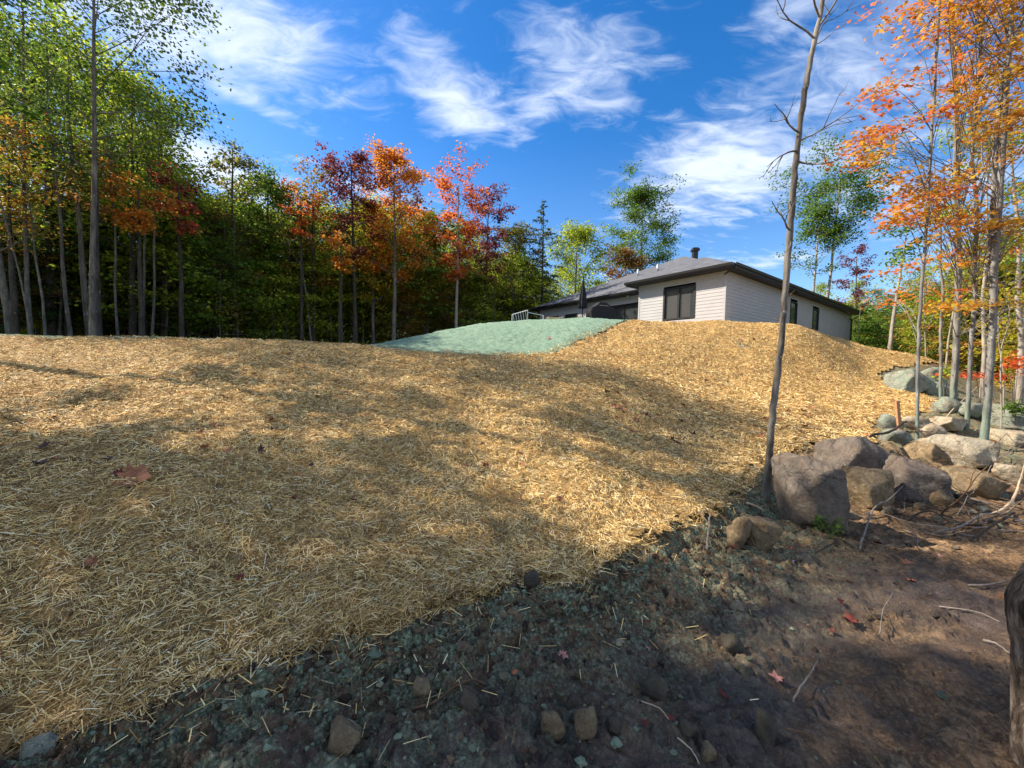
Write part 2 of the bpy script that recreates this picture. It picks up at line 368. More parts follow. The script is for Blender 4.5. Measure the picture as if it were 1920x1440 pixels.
def build_ground():
    X, Y = polar(TH, RR); nr, nt = X.shape
    x = X.ravel(); y = Y.ravel(); m, rough, inside = micro(x, y)
    z = hz(x, y) + m
    z = np.where(inside & (edge_dist(x, y, np.array(FRONT), closed=False) > .06), z - 0.03, z)
    V = np.stack([x, y, z], 1); F = gridfaces(nr, nt, closed=True)
    V = np.concatenate([V, [[0, 0, z[0]]]])
    cap = np.stack([np.full(nt, len(V) - 1), np.roll(np.arange(nt), -1), np.arange(nt)], 1)
    F = F[:, ::-1]
    me = mesh_np('ground', V, [F, cap[:, ::-1]], mat_ground())
    de = edge_dist(x, y, np.array(FRONT[:36]), closed=False)
    grn = np.exp(-(de / 0.85) ** 2) * np.where(x < 3.3, 1, .3) + .25 * (fbm(x, y, 1.5, 3, 77) > .15) * (y > 6)
    grn = np.where((x > 7) & (y > 6.5) & (y < 18), .8, grn)
    dm = edge_dist(x, y, np.array([tuple(hit(*q)[0][:2]) for q in ((620, 1500), (1250, 1385), (1440, 1290), (1560, 1170), (1800, 1120))]), closed=False)
    wet = np.clip(np.exp(-(dm / 0.50) ** 2) * (.95 + .9 * fbm(x, y, .35, 4, 71)), 0, 1)
    duff = np.clip((y - 20) / 6, 0, 1) + np.clip((x - 9) / 6, 0, 1) * .5; duff = np.clip(duff, 0, 1)
    ca = me.color_attributes.new('mask', 'FLOAT_COLOR', 'POINT')
    arr = np.zeros((len(V), 4), np.float32); arr[:-1, 0] = np.clip(grn, 0, 1); arr[:-1, 1] = wet; arr[:-1, 2] = duff; arr[:, 3] = 1
    ca.data.foreach_set('color', arr.ravel())
    link('ground', me, kind='structure')
build_ground()

# green sprayed mulch over the top of the rise
def build_green():
    th = np.linspace(-64, 30, 300); r = np.exp(np.linspace(math.log(9), math.log(40), 260))
    X, Y = polar(th, r); x = X.ravel(); y = Y.ravel()
    j = 0.22 * fbm(x, y, .8, 4, 91)
    mask = inpoly(x + j, y + j, GREEN)
    z = hz(x, y) + 0.012 + 0.05 * fbm(x, y, .30, 4, 92, .6) + .03 * fbm(x, y, .12, 2, 94)
    t = NT('sprayed_mulch', .95, .1)
    n = t.noise(9, 8, .75); n2 = t.noise(1.0, 4)
    c = t.ramp(n, [(.32, (.11, .18, .125)), (.5, (.21, .325, .235)), (.68, (.36, .47, .36))])
    c = t.mix(t.rng(t.noise(3.0, 7, .7), .60, .72, 0, .6), c, (.34, .27, .16))
    c = t.mix(t.rng(n2, .35, .65, 0, .25), c, (.24, .36, .28))
    c = t.mix(t.rng(t.noise(1.8, 8, .75, 1.0), .57, .66, 0, .55), c, (.13, .17, .11)); t.base(c); b = t.bump(t.noise(22, 6, .75), 1.0, .07); t.bump(t.noise(70, 3, .7), .6, .03, b)
    F = gridfaces(len(r), len(th), mask)[:, ::-1]
    u, inv = np.unique(F, return_inverse=True); 
    me = mesh_np('green_mulch', np.stack([x, y, z], 1)[u], inv.reshape(F.shape), t.m)
    link('green_mulch', me, kind='stuff', label='pale green sprayed seeding mulch over the upper slope below the house')
build_green()

# straw: a ragged blanket with loose stalks standing on it
def straw_material(name, blanket):
    t = NT(name, .75, .18)
    if blanket:
        n = t.noise(45, 6, .7, 1.2, stretch=(1, 1, .3)); n2 = t.noise(.9, 5, .6); n3 = t.noise(8, 6, .65)
        c = t.ramp(n, [(.32, (.10, .058, .022)), (.46, (.34, .20, .066)), (.6, (.68, .45, .155)), (.75, (.92, .70, .30))])
        c = t.mix(t.rng(n3, .56, .70, 0, .55), c, (.13, .085, .045))
        c = t.mix(t.rng(n2, .52, .72, 0, .40), c, (.50, .30, .12))
        t.base(c); b = t.bump(n3, .5, .06); t.bump(n, 1.0, .035, b)
    else:
        g = t.n('NewGeometry'); rnd = g.outputs['Random Per Island']
        c = t.ramp(rnd, [(0.0, (.07, .038, .018)), (.24, (.19, .105, .04)), (.40, (.50, .30, .10)), (.52, (.72, .47, .16)), (.7, (.86, .62, .24)), (.84, (.95, .76, .37)), (.95, (.94, .84, .56)), (1, (.44, .40, .14))])
        n2 = t.noise(.9, 5, .6); c = t.mix(t.rng(n2, .50, .70, 0, .35), c, (.52, .30, .10), 'MULTIPLY') if False else c
        c = t.mix(t.rng(t.noise(1.3, 5, .65), .48, .66, 0, .5), c, (.44, .25, .08)); c = t.mix(t.rng(t.noise(3.1, 5, .65), .56, .68, 0, .6), c, (.16, .10, .045))
        t.base(c)
    return t.m
FOLD = [tuple(hit(*q)[0][:2]) for q in ((60, 838), (250, 845), (430, 842), (560, 842), (700, 848), (860, 858), (1000, 845))]
FOLD2 = [tuple(hit(*q)[0][:2]) for q in ((820, 800), (960, 798), (1080, 800), (1250, 790))]
def mat_z(x, y):
    de = edge_dist(x, y, np.array(FRONT), closed=False)
    r = np.hypot(x, y)
    z = 0.03 + 0.012 * np.exp(-(de / .16) ** 2) + 0.065 * fbm(x, y, .42, 4, 101, .55) * np.clip(de / .5, .35, 1)
    z += 0.020 * fbm(x, y, .09, 3, 103, .6) + 0.06 * fbm(x, y, 1.6, 2, 105)
    for f in (FOLD, FOLD2):
        d = edge_dist(x, y, np.array(f), closed=False); z += 0.055 * np.exp(-(d / .10) ** 2)
    return z
def build_mat():
    th = np.linspace(-63, 63, 420); r = np.exp(np.linspace(math.log(1.2), math.log(38), 360))
    X, Y = polar(th, r); x = X.ravel(); y = Y.ravel(); D = np.hypot(x, y)
    j = (0.085 * fbm(x, y, .13, 4, 111, .65)) * np.clip(D / 2.2, .8, 3)
    mask = inpoly(x + j, y - j, MAT)
    holes = (fbm(x, y, .22, 4, 121, .6) > .54) & (D < 4.2)
    top = (fbm(x, y, .8, 4, 131, .6) > .40) & (D > 10) & (x < 3)
    z = hz(x, y) + mat_z(x, y)
    V = np.stack([x, y, z], 1)
    F = gridfaces(len(r), len(th), mask)[:, ::-1]
    # stalks
    P = V[F]; area = np.linalg.norm(np.cross(P[:, 1] - P[:, 0], P[:, 3] - P[:, 0]), axis=1); c = P.mean(1); Dc = np.hypot(c[:, 0], c[:, 1])
    dens = np.interp(Dc, [1.2, 2.2, 3.2, 5, 8, 12, 18, 26, 40], [8800, 7800, 5800, 3700, 2300, 1500, 800, 300, 0])
    dens = dens * np.where(fbm(c[:, 0], c[:, 1], .22, 4, 121, .6) > .42, .3, 1) * (.75 + .5 * (fbm(c[:, 0], c[:, 1], .35, 3, 141) > -.2))
    n = rng.poisson(dens * area); idx = np.repeat(np.arange(len(F)), n); N = len(idx)
    a, b = rng.random(N)[:, None], rng.random(N)[:, None]; Q = P[idx]
    pos = (Q[:, 0] * (1 - a) + Q[:, 1] * a) * (1 - b) + (Q[:, 3] * (1 - a) + Q[:, 2] * a) * b
    e1 = Q[:, 1] - Q[:, 0]; nrm = np.cross(e1, Q[:, 3] - Q[:, 0]); nrm /= np.linalg.norm(nrm, axis=1)[:, None]; nrm *= np.sign(nrm[:, 2:3])
    Dn = np.hypot(pos[:, 0], pos[:, 1])
    swirl = fbm(pos[:, 0], pos[:, 1], .9, 2, 151) * 3.2
    ang = swirl + rng.normal(0, .85, N) + (rng.random(N) < .3) * rng.random(N) * 6.28
    d = np.stack([np.cos(ang), np.sin(ang), np.zeros(N)], 1); d -= (d * nrm).sum(1)[:, None] * nrm; d /= np.linalg.norm(d, axis=1)[:, None]
    pitch = rng.normal(.02, .16, N)[:, None] + (rng.random(N)[:, None] < .04) * .5
    d = d * np.cos(pitch) + nrm * np.sin(pitch)
    L = np.clip(rng.lognormal(math.log(.055), .42, N), .02, .16) * np.clip(Dn / 8, 1, 1.2)
    wdt = rng.uniform(.0016, .0040, N) * np.clip(Dn / 3.6, 1, 2.5)
    sd = np.cross(d, nrm); sd /= np.linalg.norm(sd, axis=1)[:, None]
    roll = rng.uniform(-.9, .9, N)[:, None]; sd = sd * np.cos(roll) + nrm * np.sin(roll)
    up = nrm * (rng.uniform(.001, .026, N) * np.clip(Dn / 5, 1, 2))[:, None]
    h = (L / 2)[:, None] * d; w = (wdt / 2)[:, None] * sd; bend = nrm * (L * rng.uniform(-.02, .09, N))[:, None]
    near = Dn < 3.4
    def six(k):
        m = pos[k] + up[k] + bend[k]; e0 = pos[k] + up[k] - h[k]; e2 = pos[k] + up[k] + h[k]; ww = w[k]
        Vs = np.stack([e0 - ww, e0 + ww, m + ww * 1.1, m - ww * 1.1, e2 + ww * .8, e2 - ww * .8], 1).reshape(-1, 3)
        i = np.arange(k.sum())[:, None] * 6
        return Vs, np.concatenate([i + np.array([[0, 1, 2, 3]]), i + np.array([[3, 2, 4, 5]])])
    def four(k):
        e0 = pos[k] + up[k] - h[k]; e2 = pos[k] + up[k] + h[k]; ww = w[k]
        Vs = np.stack([e0 - ww, e0 + ww, e2 + ww, e2 - ww], 1).reshape(-1, 3); i = np.arange(k.sum())[:, None] * 4
        return Vs, i + np.array([[0, 1, 2, 3]])
    V1, F1 = six(near); V2, F2 = four(~near)
    print('stalks', N, 'near', near.sum())
    sm = straw_material('straw_stalk', False); bm_ = straw_material('straw_blanket', True)
    u, inv = np.unique(F, return_inverse=True); Vb = V[u]; Fb = inv.reshape(F.shape)
    Vall = np.concatenate([Vb, V1, V2]); Fa = np.concatenate([Fb, F1 + len(Vb), F2 + len(Vb) + len(V1)])
    me = mesh_np('straw_mulch', Vall, Fa, bm_, True); me.materials.append(sm)
    mi = np.zeros(len(Fa), np.int32); mi[len(Fb):] = 1; me.polygons.foreach_set('material_index', mi)
    link('straw_mulch', me, kind='stuff', label='golden straw erosion blanket covering the bank')
    # stalks lying loose on the bare soil below the edge
    M = 7000; k = rng.integers(0, 33, M); f = rng.random(M); A = np.array(FRONT)
    p = A[k] * (1 - f[:, None]) + A[k + 1] * f[:, None]; off = np.where(rng.random(M) < .85, rng.exponential(.035, M), rng.exponential(.25, M))
    p = p + np.stack([rng.normal(.25, .4, M), -np.ones(M)], 1) * (off[:, None] - .04)
    ok = p[:, 1] > 1.45; off = off[ok]; p = p[ok]; M = len(p); z = gz(p[:, 0], p[:, 1]) + .016 + .045 * np.exp(-off / .03)
    a = rng.random(M) * 6.28; L = rng.uniform(.02, .06, M); dd = np.stack([np.cos(a) * L, np.sin(a) * L, rng.normal(0, .3, M) * L], 1)
    sd = np.stack([-np.sin(a), np.cos(a), rng.normal(0, .5, M)], 1) * rng.uniform(.0009, .002, M)[:, None]
    c0 = np.stack([p[:, 0], p[:, 1], z], 1); Vs = np.stack([c0 - dd - sd, c0 - dd + sd, c0 + dd + sd, c0 + dd - sd], 1).reshape(-1, 3)
    A = np.array(BOUND + CREST); M2 = 3200; k = rng.integers(0, len(A) - 1, M2); f = rng.random(M2)[:, None]; q = A[k] * (1 - f) + A[k + 1] * f + rng.normal(0, .22, (M2, 2)) + [0, .12]
    zq = hz(q[:, 0], q[:, 1]) + .075; a = rng.random(M2) * 6.28; L = rng.uniform(.03, .06, M2); dd = np.stack([np.cos(a) * L, np.sin(a) * L, rng.normal(0, .3, M2) * L], 1)
    sd = np.stack([-np.sin(a), np.cos(a), rng.normal(0, .5, M2)], 1) * .0045; c0 = np.stack([q[:, 0], q[:, 1], zq], 1)
    Vs = np.concatenate([Vs, np.stack([c0 - dd - sd, c0 - dd + sd, c0 + dd + sd, c0 + dd - sd], 1).reshape(-1, 3)]); M += M2
    link('loose_straw', mesh_np('loose_straw', Vs, np.arange(M)[:, None] * 4 + np.arange(4)[None], sm), kind='stuff', label='loose straw stalks scattered on the bare soil')
build_mat()

# ------------------------------------------------------------------ house
def build_house():
    O = np.array([10.9, 20.0, 4.1]); Uh = np.array([-.596, .803, 0]); Vh = np.array([.803, .596, 0])
    hs = bpy.data.objects.new('bungalow', None); COL.objects.link(hs)
    hs['label'] = 'grey sided single storey bungalow with dark hip roof on top of the rise'; hs['category'] = 'house'
    hs.matrix_world = Matrix(((Uh[0], Vh[0], 0, O[0]), (Uh[1], Vh[1], 0, O[1]), (0, 0, 1, O[2]), (0, 0, 0, 1)))
    # note: local (u, v, z) is a left-handed frame turned into a right-handed one by the mirror in the matrix -> build in world instead
    hs.matrix_world = Matrix.Translation(Vector(O))
    def w(u, v, z): return u * Uh + v * Vh + np.array([0, 0, z])
    t = NT('vinyl_siding', .55, .3); n = t.noise(1.2, 4); n2 = t.noise(40, 3, stretch=(1, 1, .1))
    c = t.mix(t.rng(n, .3, .7), (.355, .36, .375), (.395, .40, .418)); c = t.mix(t.rng(n2, .4, .7, 0, .2), c, (.29, .28, .28)); t.base(c); SID = t.m
    BLK = mat_simple('black_trim', (.014, .014, .016), .45, .4); 
    tg = NT('window_glass', .06, .6); tg.base(tg.mix(tg.noise(.7, 3), (.02, .024, .028), (.06, .07, .075))); GL = tg.m
    CUR = mat_simple('curtain_fabric', (.10, .10, .10), .9, .1, scale=9)
    t = NT('asphalt_shingles', .92, .2)
    br = t.n('TexBrick'); br.offset = .5; br.inputs['Scale'].default_value = 1.0
    br.inputs['Brick Width'].default_value = .33; br.inputs['Row Height'].default_value = .14; br.inputs['Mortar Size'].default_value = .006
    br.inputs['Color1'].default_value = (.065, .07, .082, 1); br.inputs['Color2'].default_value = (.125, .132, .15, 1); br.inputs['Mortar'].default_value = (.02, .02, .024, 1); br.inputs['Bias'].default_value = -.1
    uv = t.n('UVMap'); t.L.new(uv.outputs[0], br.inputs[0])
    c = t.mix(t.rng(t.noise(60, 5, .7), .3, .7, 0, .45), br.outputs['Color'], (.18, .19, .215)); t.base(c); t.bump(t.noise(90, 3), .6, .01); SH = t.m
    H = 2.7; PT = .48; ZE = 2.72; FB = -1.6
    # walls: (start u,v, end u,v, outward normal (u,v), openings [(s0,s1,z0,z1)], bottom)
    walls = [((0, 0), (5.2, 0), (0, -1), [(1.6, 3.5, .42, 2.26)]),
             ((0, 0), (0, 23), (-1, 0), [(8.9, 10.1, .2, 2.2), (13.2, 14.5, .22, 2.2)]),
             ((5.2, 0), (5.2, 2.25), (1, 0), []),
             ((5.2, 2.25), (17.4, 2.25), (0, -1), [(1.35, 4.3, .05, 2.1), (7.4, 8.8, .8, 1.95), (9.6, 10.9, .8, 1.95)]),
             ((17.4, 2.25), (17.4, 23), (1, 0), []), ((0, 23), (17.4, 23), (0, 1), [])]
    for (a, b, nn, ops) in walls:
        a = np.array(a, float); b = np.array(b, float); L = np.linalg.norm(b - a); d = (b - a) / L; nn = np.array(nn, float)
        m = MB(); step = .18; k = 0; z = FB
        def Pt(s, z, off): q = a + d * s + nn * off; return w(q[0], q[1], z)
        while z < H - 1e-6:
            z1 = min(z + step, H); segs = [(0.0, L)]
            for (s0, s1, zz0, zz1) in ops:
                if z1 > zz0 + .02 and z < zz1 - .02:
                    segs = [q for (p0, p1) in segs for q in ((p0, min(p1, s0)), (max(p0, s1), p1)) if q[1] - q[0] > .01]
            for (p0, p1) in segs:
                q = [Pt(p0, z, .014), Pt(p1, z, .014), Pt(p1, z1, .001), Pt(p0, z1, .001)]
                m.poly(q); m.poly([Pt(p0, z, 0), Pt(p1, z, 0), Pt(p1, z, .014), Pt(p0, z, .014)])
            z = z1
        wl = m.build('wall', SID, hs)
        for (s0, s1, zz0, zz1) in ops:
            f = MB(); fw = .085
            def bar(p0, p1, q0, q1, o0=-.06, o1=.035, mb=f):
                c8 = [Pt(p0, q0, o0), Pt(p1, q0, o0), Pt(p1, q0, o1), Pt(p0, q0, o1), Pt(p0, q1, o0), Pt(p1, q1, o0), Pt(p1, q1, o1), Pt(p0, q1, o1)]
                mb.add(c8, np.array([(0,3,2,1),(4,5,6,7),(0,1,5,4),(1,2,6,5),(2,3,7,6),(3,0,4,7)]))
            bar(s0 - .02, s0 + fw, zz0, zz1); bar(s1 - fw, s1 + .02, zz0, zz1); bar(s0 + fw, s1 - fw, zz1 - fw, zz1); bar(s0 + fw, s1 - fw, zz0, zz0 + fw)
            win = bpy.data.objects.new('window', None)
            win = f.build('window', BLK, hs)
            mid = (s0 + s1) / 2
            if s1 - s0 > 1.35:
                g = MB(); bar(mid - .035, mid + .035, zz0 + fw, zz1 - fw, -.05, .02, g); g.build('mullion', BLK, win)
                panes = [(s0 + fw, mid - .035), (mid + .035, s1 - fw)]
            else: panes = [(s0 + fw, s1 - fw)]
            for (p0, p1) in panes:
                g = MB(); bar(p0, p1, zz0 + fw, zz1 - fw, -.045, -.035, g); g.build('pane', GL, win)
            if s1 - s0 > 1.7 and a[1] == 0 and a[0] == 0:          # pale curtains seen close behind the glass
                g = MB()
                for k in range(12):
                    s = mid + .12 + k * .05; bar(s, s + .03, zz0 + .1, zz1 - .2, -.034, -.031, g)
                for k in range(8):
                    s = s0 + .3 + k * .06; bar(s, s + .03, zz0 + .1, zz1 - .12, -.034, -.031, g)
                g.build('curtain', CUR, win)
    cm = MB()                                                        # corner boards
    for (u, v, du, dv) in ((-.02, -.02, .1, .1), (5.12, -.02, .1, .1), (17.32, 2.23, .1, .1), (-.02, 22.92, .1, .1)):
        pts = [w(u + x * du, v + y * dv, z) for z in (FB, H) for (x, y) in ((0, 0), (1, 0), (1, 1), (0, 1))]
        cm2 = MB(); cm2.add(pts, np.array([(0,3,2,1),(4,5,6,7),(0,1,5,4),(1,2,6,5),(2,3,7,6),(3,0,4,7)]))
        cm2.build('corner_board', SID if u < 17 and v < 20 else BLK, hs)
    # roof planes
    e0, e1, g0, g1 = -.6, 18.0, 1.65, 23.6; half = (e1 - e0) / 2; zr = ZE + PT * half + .16; z0 = ZE + .16; zb = z0 + PT * 3.2
    faces = [[(-.6, -.6, z0), (5.8, -.6, z0), (2.6, 2.6, zb)],
             [(5.8, -.6, z0), (5.8, 1.65, z0), (2.6, 4.85, zb), (2.6, 2.6, zb)],
             [(5.8, 1.65, z0), (18, 1.65, z0), (8.7, 10.95, zr), (2.6, 4.85, zb)],
             [(18, 1.65, z0), (18, 23.6, z0), (8.7, 14.3, zr), (8.7, 10.95, zr)],
             [(18, 23.6, z0), (-.6, 23.6, z0), (8.7, 14.3, zr)],
             [(-.6, 23.6, z0), (-.6, -.6, z0), (2.6, 2.6, zb), (2.6, 4.85, zb), (8.7, 10.95, zr), (8.7, 14.3, zr)]]
    m = MB(); uvs = []
    for f in faces:
        P = np.array([w(*p) for p in f]); m.poly(P)
        e = P[1] - P[0]; e /= np.linalg.norm(e); n_ = np.cross(P[1] - P[0], P[2] - P[0]); n_ /= np.linalg.norm(n_); q = np.cross(n_, e)
        uvs += [((p - P[0]) @ e + 30, (p - P[0]) @ q + 30) for p in P]
    me = m.mesh('roof', SH)
    # mesh_np groups faces by corner count, so assign uv by vertex order
    lay = me.uv_layers.new(name='UVMap')
    for lp in me.loops: lay.data[lp.index].uv = uvs[lp.vertex_index]
    roof = link('roof', me, hs)
    fm = MB(); ring = [(-.6, -.6), (5.8, -.6), (5.8, 1.65), (18, 1.65), (18, 23.6), (-.6, 23.6)]
    for i in range(6):
        p, q = ring[i], ring[(i + 1) % 6]
        fm.poly([w(*p, z0 - .20), w(*q, z0 - .20), w(*q, z0 + .012), w(*p, z0 + .012)])
    fm.build('fascia', BLK, roof)
    gm = MB()                                                        # eaves trough
    for i in range(6):
        p, q = np.array(ring[i], float), np.array(ring[(i + 1) % 6], float); cc = np.array([8.7, 11.0]) 
        d = (q - p) / np.linalg.norm(q - p); nn = np.array([d[1], -d[0]])
        gm.poly([w(*(p + nn * .1), z0 - .1), w(*(q + nn * .1), z0 - .1), w(*(q + nn * .12), z0 + .02), w(*(p + nn * .12), z0 + .02)])
        gm.poly([w(*(p + nn * .004), z0 - .13), w(*(q + nn * .004), z0 - .13), w(*(q + nn * .1), z0 - .1), w(*(p + nn * .1), z0 - .1)])
    gm.build('eaves_trough', BLK, roof)
    sf = MB(); sf.poly([w(-.6, -.6, z0 - .19), w(5.8, -.6, z0 - .19), w(5.8, 1.65, z0 - .19), w(-.6, 1.65, z0 - .19)][::-1]); sf.poly([w(-.6, 1.65, z0 - .19), w(18, 1.65, z0 - .19), w(18, 23.6, z0 - .19), w(-.6, 23.6, z0 - .19)][::-1])
    sf.build('soffit', BLK, roof)
    cb = MB(); c0 = w(8.05, 11.6, 0); 
    cb.box((c0[0] - .19, c0[1] - .19, zr - .6), (c0[0] + .19, c0[1] + .19, zr + .38)); ch = cb.build('chimney', BLK, roof)
    cp = MB(); cp.box((c0[0] - .28, c0[1] - .28, zr + .38), (c0[0] + .28, c0[1] + .28, zr + .58)); cp.box((c0[0] - .22, c0[1] - .22, zr + .58), (c0[0] + .22, c0[1] + .22, zr + .66)); cp.build('chimney_cap', BLK, ch)
    GALV = mat_simple('galvanised_pipe', (.42, .47, .50), .4, .5, .5)
    for (px, py, hh) in ((1196, 517, .52), (1233, 508, .52)):
        r = ray(px, py); best = None
        for D in np.linspace(20, 34, 600):
            p = CAM + r * D - O; u = p @ Uh; v = p @ Vh; zp = z0 + PT * (v - 1.65)
            if p[2] <= zp and v > 1.65: best = (p[0], p[1], zp); break
        if best:
            g = MB(); g.tube([(best[0], best[1], best[2] - .1), (best[0], best[1], best[2] + hh)], .085, 10); vp = g.build('vent_pipe', GALV, roof, smooth=True)
    g = MB(); p0 = w(-.62, 23.3, z0 - .12); p1 = w(-.1, 22.9, z0 - .62); p2 = w(-.1, 22.9, FB)
    g.tube([p0, p0 + [0, 0, -.15], p1, p2], .05, 6); g.build('downspout', BLK, hs)
    g = MB(); p0 = w(-.62, -.45, z0 - .12); p1 = w(-.06, -.3, z0 - .42); g.tube([p0, p0 + [0, 0, -.1], p1], .05, 6); g.build('trough_outlet', BLK, roof)
    g = MB(); c = w(7.6, 2.05, z0 - .24); g.tube([c, c + [0, 0, .05]], .07, 8); g.build('soffit_light', mat_simple('white_plastic', (.75, .75, .75)), hs)
    return O, Uh, Vh
HO, HU, HV = build_house()

def build_patio():
    black = mat_simple('black_canvas', (.020, .021, .025), .8, .2, bump=.2); steel = mat_simple('steel', (.35, .36, .37), .35, .5, .7)
    # closed parasol
    p = at(1092, 593, 23.5); z = G(p[0], p[1]); top = at(1092, 519, 23.5)[2] - z
    u = link('patio_umbrella', None, loc=(p[0], p[1], z), label='closed black patio umbrella standing by the rear wall of the bungalow', cat='umbrella')
    m = MB(); m.tube([(0, 0, 0), (0, 0, top)], .025, 8); m.build('pole', black, u, smooth=True)
    m = MB(); K = 16; zs = np.array([.95, 1.02, 1.2, 1.6, 2.0, 2.3, top - .12]) ; zs = zs * 1.0; rad = [.27, .29, .27, .22, .15, .09, .03]
    V = []; 
    for zi, rr in zip(zs, rad):
        for k in range(K): a = k / K * 6.283; q = rr * (1.0 if k % 2 else .68); V.append((q * math.cos(a), q * math.sin(a), zi))
    F = [(i * K + k, i * K + (k + 1) % K, (i + 1) * K + (k + 1) % K, (i + 1) * K + k) for i in range(len(zs) - 1) for k in range(K)]
    m.add(V, np.array(F)); m.build('canopy', black, u)
    m = MB(); m.tube([(0, 0, top - .12), (0, 0, top - .02), (0, 0, top + .06)], [.05, .04, .01], 8); m.build('finial', black, u)
    m = MB(); m.tube([(0, 0, 0), (0, 0, .06), (0, 0, .09)], [.28, .28, .06], 14); m.build('base', black, u)
    # covered barbecue
    p = at(1126, 590, 22.8); z = G(p[0], p[1])
    b = link('barbecue', None, loc=(p[0], p[1], z), rot=(0, 0, R(20)), label='barbecue under a sagging black cover beside the closed umbrella', cat='barbecue')
    m = MB(); prof = [(-.78, .0), (-.80, .55), (-.72, .82), (-.42, 1.0), (-.25, 1.16), (.22, 1.18), (.45, 1.02), (.76, .86), (.82, .5), (.80, 0)]
    n = len(prof); rows = [(-.34, .92), (-.30, 1.0), (.0, 1.02), (.30, 1.0), (.34, .90)]
    V = [(x * s, y, zz * s) for (y, s) in rows for (x, zz) in prof]
    F = [(i * n + k, i * n + k + 1, (i + 1) * n + k + 1, (i + 1) * n + k) for i in range(len(rows) - 1) for k in range(n - 1)]
    m.add(V, [np.array(F), np.array([list(range(n))[::-1]]), np.array([[4 * n + k for k in range(n)]])]); m.build('cover', black, b)
    for sx in (-.6, .6):
        m = MB(); m.tube([(sx, -.37, .06), (sx, -.31, .06)], .07, 12); m.build('wheel', steel, b)
    m = MB(); m.tube([(-.3, -.36, .98), (.3, -.36, .98)], .015, 6); m.build('handle', steel, b)
    # white metal rack left of the house
    white = mat_simple('white_metal', (.62, .64, .62), .4, .5)
    p = at(975, 601, 21.5); z = at(975, 601, 21.5)[2] - .15
    r_ = link('metal_railing', None, loc=(p[0], p[1], z), rot=(0, 0, R(-10)), label='white metal railing frame with slanted bars on the crest left of the bungalow', cat='railing')
    for (x0, z0, x1, z1, nm) in [(-.45, .48, .42, .72, 'top_rail'), (-.45, 0, -.45, .48, 'post'), (.42, 0, .42, .72, 'post'), (-.45, .05, .42, .05, 'bottom_rail')]:
        m = MB(); m.tube([(x0, 0, z0), (x1, 0, z1)], .022, 6); m.build(nm, white, r_)
    for k in range(6):
        m = MB(); x = -.36 + k * .14; m.tube([(x + .05, 0, .05), (x - .05, 0, .52 + k * .035)], .014, 5); m.build('bar', white, r_)
    m = MB(); m.tube([(.42, 0, .6), (1.2, .9, .55)], .018, 5); m.build('side_rail', white, r_)
    m = MB(); m.tube([(1.2, .9, 0), (1.2, .9, .55)], .02, 5); m.build('post', white, r_)
    p = at(1037, 598, 22); m = MB()
    for k in range(2):
        m2 = MB(); m2.box((-.4, -.1, 0), (.4, .1, .05)); o = m2.build('board', mat_simple('raw_lumber', (.55, .38, .22)), loc=(p[0] + .1 * k, p[1] + .1, at(1037, 598, 22)[2] + .055 * k), rot=(0, 0, .1 * k),
            label=['lower pale lumber board at the crest in front of the bungalow', 'upper pale lumber board resting on another at the crest'][k], cat='board')
build_patio()

# ------------------------------------------------------------------ trees
def bark(name, c0, c1, moss=None):
    t = NT(name, .92, .12); n = t.noise(9, 6, .65, stretch=(1, 1, .22)); n2 = t.noise(1.6, 4)
    c = t.mix(t.rng(n, .35, .65), c0, c1); c = t.mix(t.rng(n2, .55, .68, 0, .5), c, tuple(min(1, x * 1.5) for x in c1))
    c = t.mix(t.rng(t.noise(14, 4, .6, stretch=(1, 1, .5)), .64, .70, 0, .75), c, (.40, .40, .36))
    if moss:
        sp = t.n('SeparateXYZ'); t.L.new(t.co(), sp.inputs[0])
        c = t.mix(t.math('MULTIPLY', t.rng(sp.outputs[2], 1.3, .3), t.rng(t.noise(12, 5, .6), .3, .55, .25, .9)), c, moss)
    t.base(c); t.bump(n, .9, .03); return t.m
BK_GREY = bark('grey_bark', (.065, .06, .052), (.19, .175, .155))
BK_DARK = bark('dark_bark', (.028, .024, .020), (.085, .072, .060))
BK_PALE = bark('pale_bark', (.17, .145, .12), (.37, .33, .28))
BK_MOSS = bark('bark_with_green_spray', (.068, .066, .062), (.25, .248, .236), (.17, .225, .175))
BK_ROUGH = NT('rough_bark', .95, .1)
def _rough():
    t = BK_ROUGH; n = t.noise(22, 7, .7, .8, stretch=(1, 1, .3)); c = t.ramp(n, [(.38, (.03, .023, .018)), (.5, (.11, .085, .066)), (.63, (.27, .225, .185)), (.8, (.42, .37, .31))])
    t.base(c); b = t.bump(n, 1.0, .03); t.bump(t.noise(90, 4), .5, .006, b); return t.m
BK_ROUGH = _rough()
def leaf_mat():
    t = NT('leaf', .55, .25)
    a = t.attr('tint_a', 'OBJECT').outputs['Color']; b = t.attr('tint_b', 'OBJECT').outputs['Color']
    g = t.n('NewGeometry'); rnd = g.outputs['Random Per Island']
    f = t.noise(.55, 3, .6); f2 = t.math('ADD', t.math('MULTIPLY', f, .75), t.math('MULTIPLY', rnd, .25))
    c = t.mix(t.rng(f2, .36, .62), a, b)
    hsv = t.n('HueSaturation'); t.L.new(c, hsv.inputs['Color']); t.L.new(t.rng(rnd, 0, 1, .55, 1.5), hsv.inputs['Value']); t.L.new(t.rng(t.math('FRACT', t.math('MULTIPLY', rnd, 7.13)), 0, 1, .49, .512), hsv.inputs['Hue'])
    c = hsv.outputs[0]; t.base(c)
    tr = t.n('BsdfTranslucent'); t.L.new(c, tr.inputs[0]); mx = t.n('MixShader'); mx.inputs[0].default_value = .58
    out = t.N['Material Output']; t.L.new(t.b.outputs[0], mx.inputs[1]); t.L.new(tr.outputs[0], mx.inputs[2]); t.L.new(mx.outputs[0], out.inputs[0])
    return t.m
LEAF = leaf_mat()

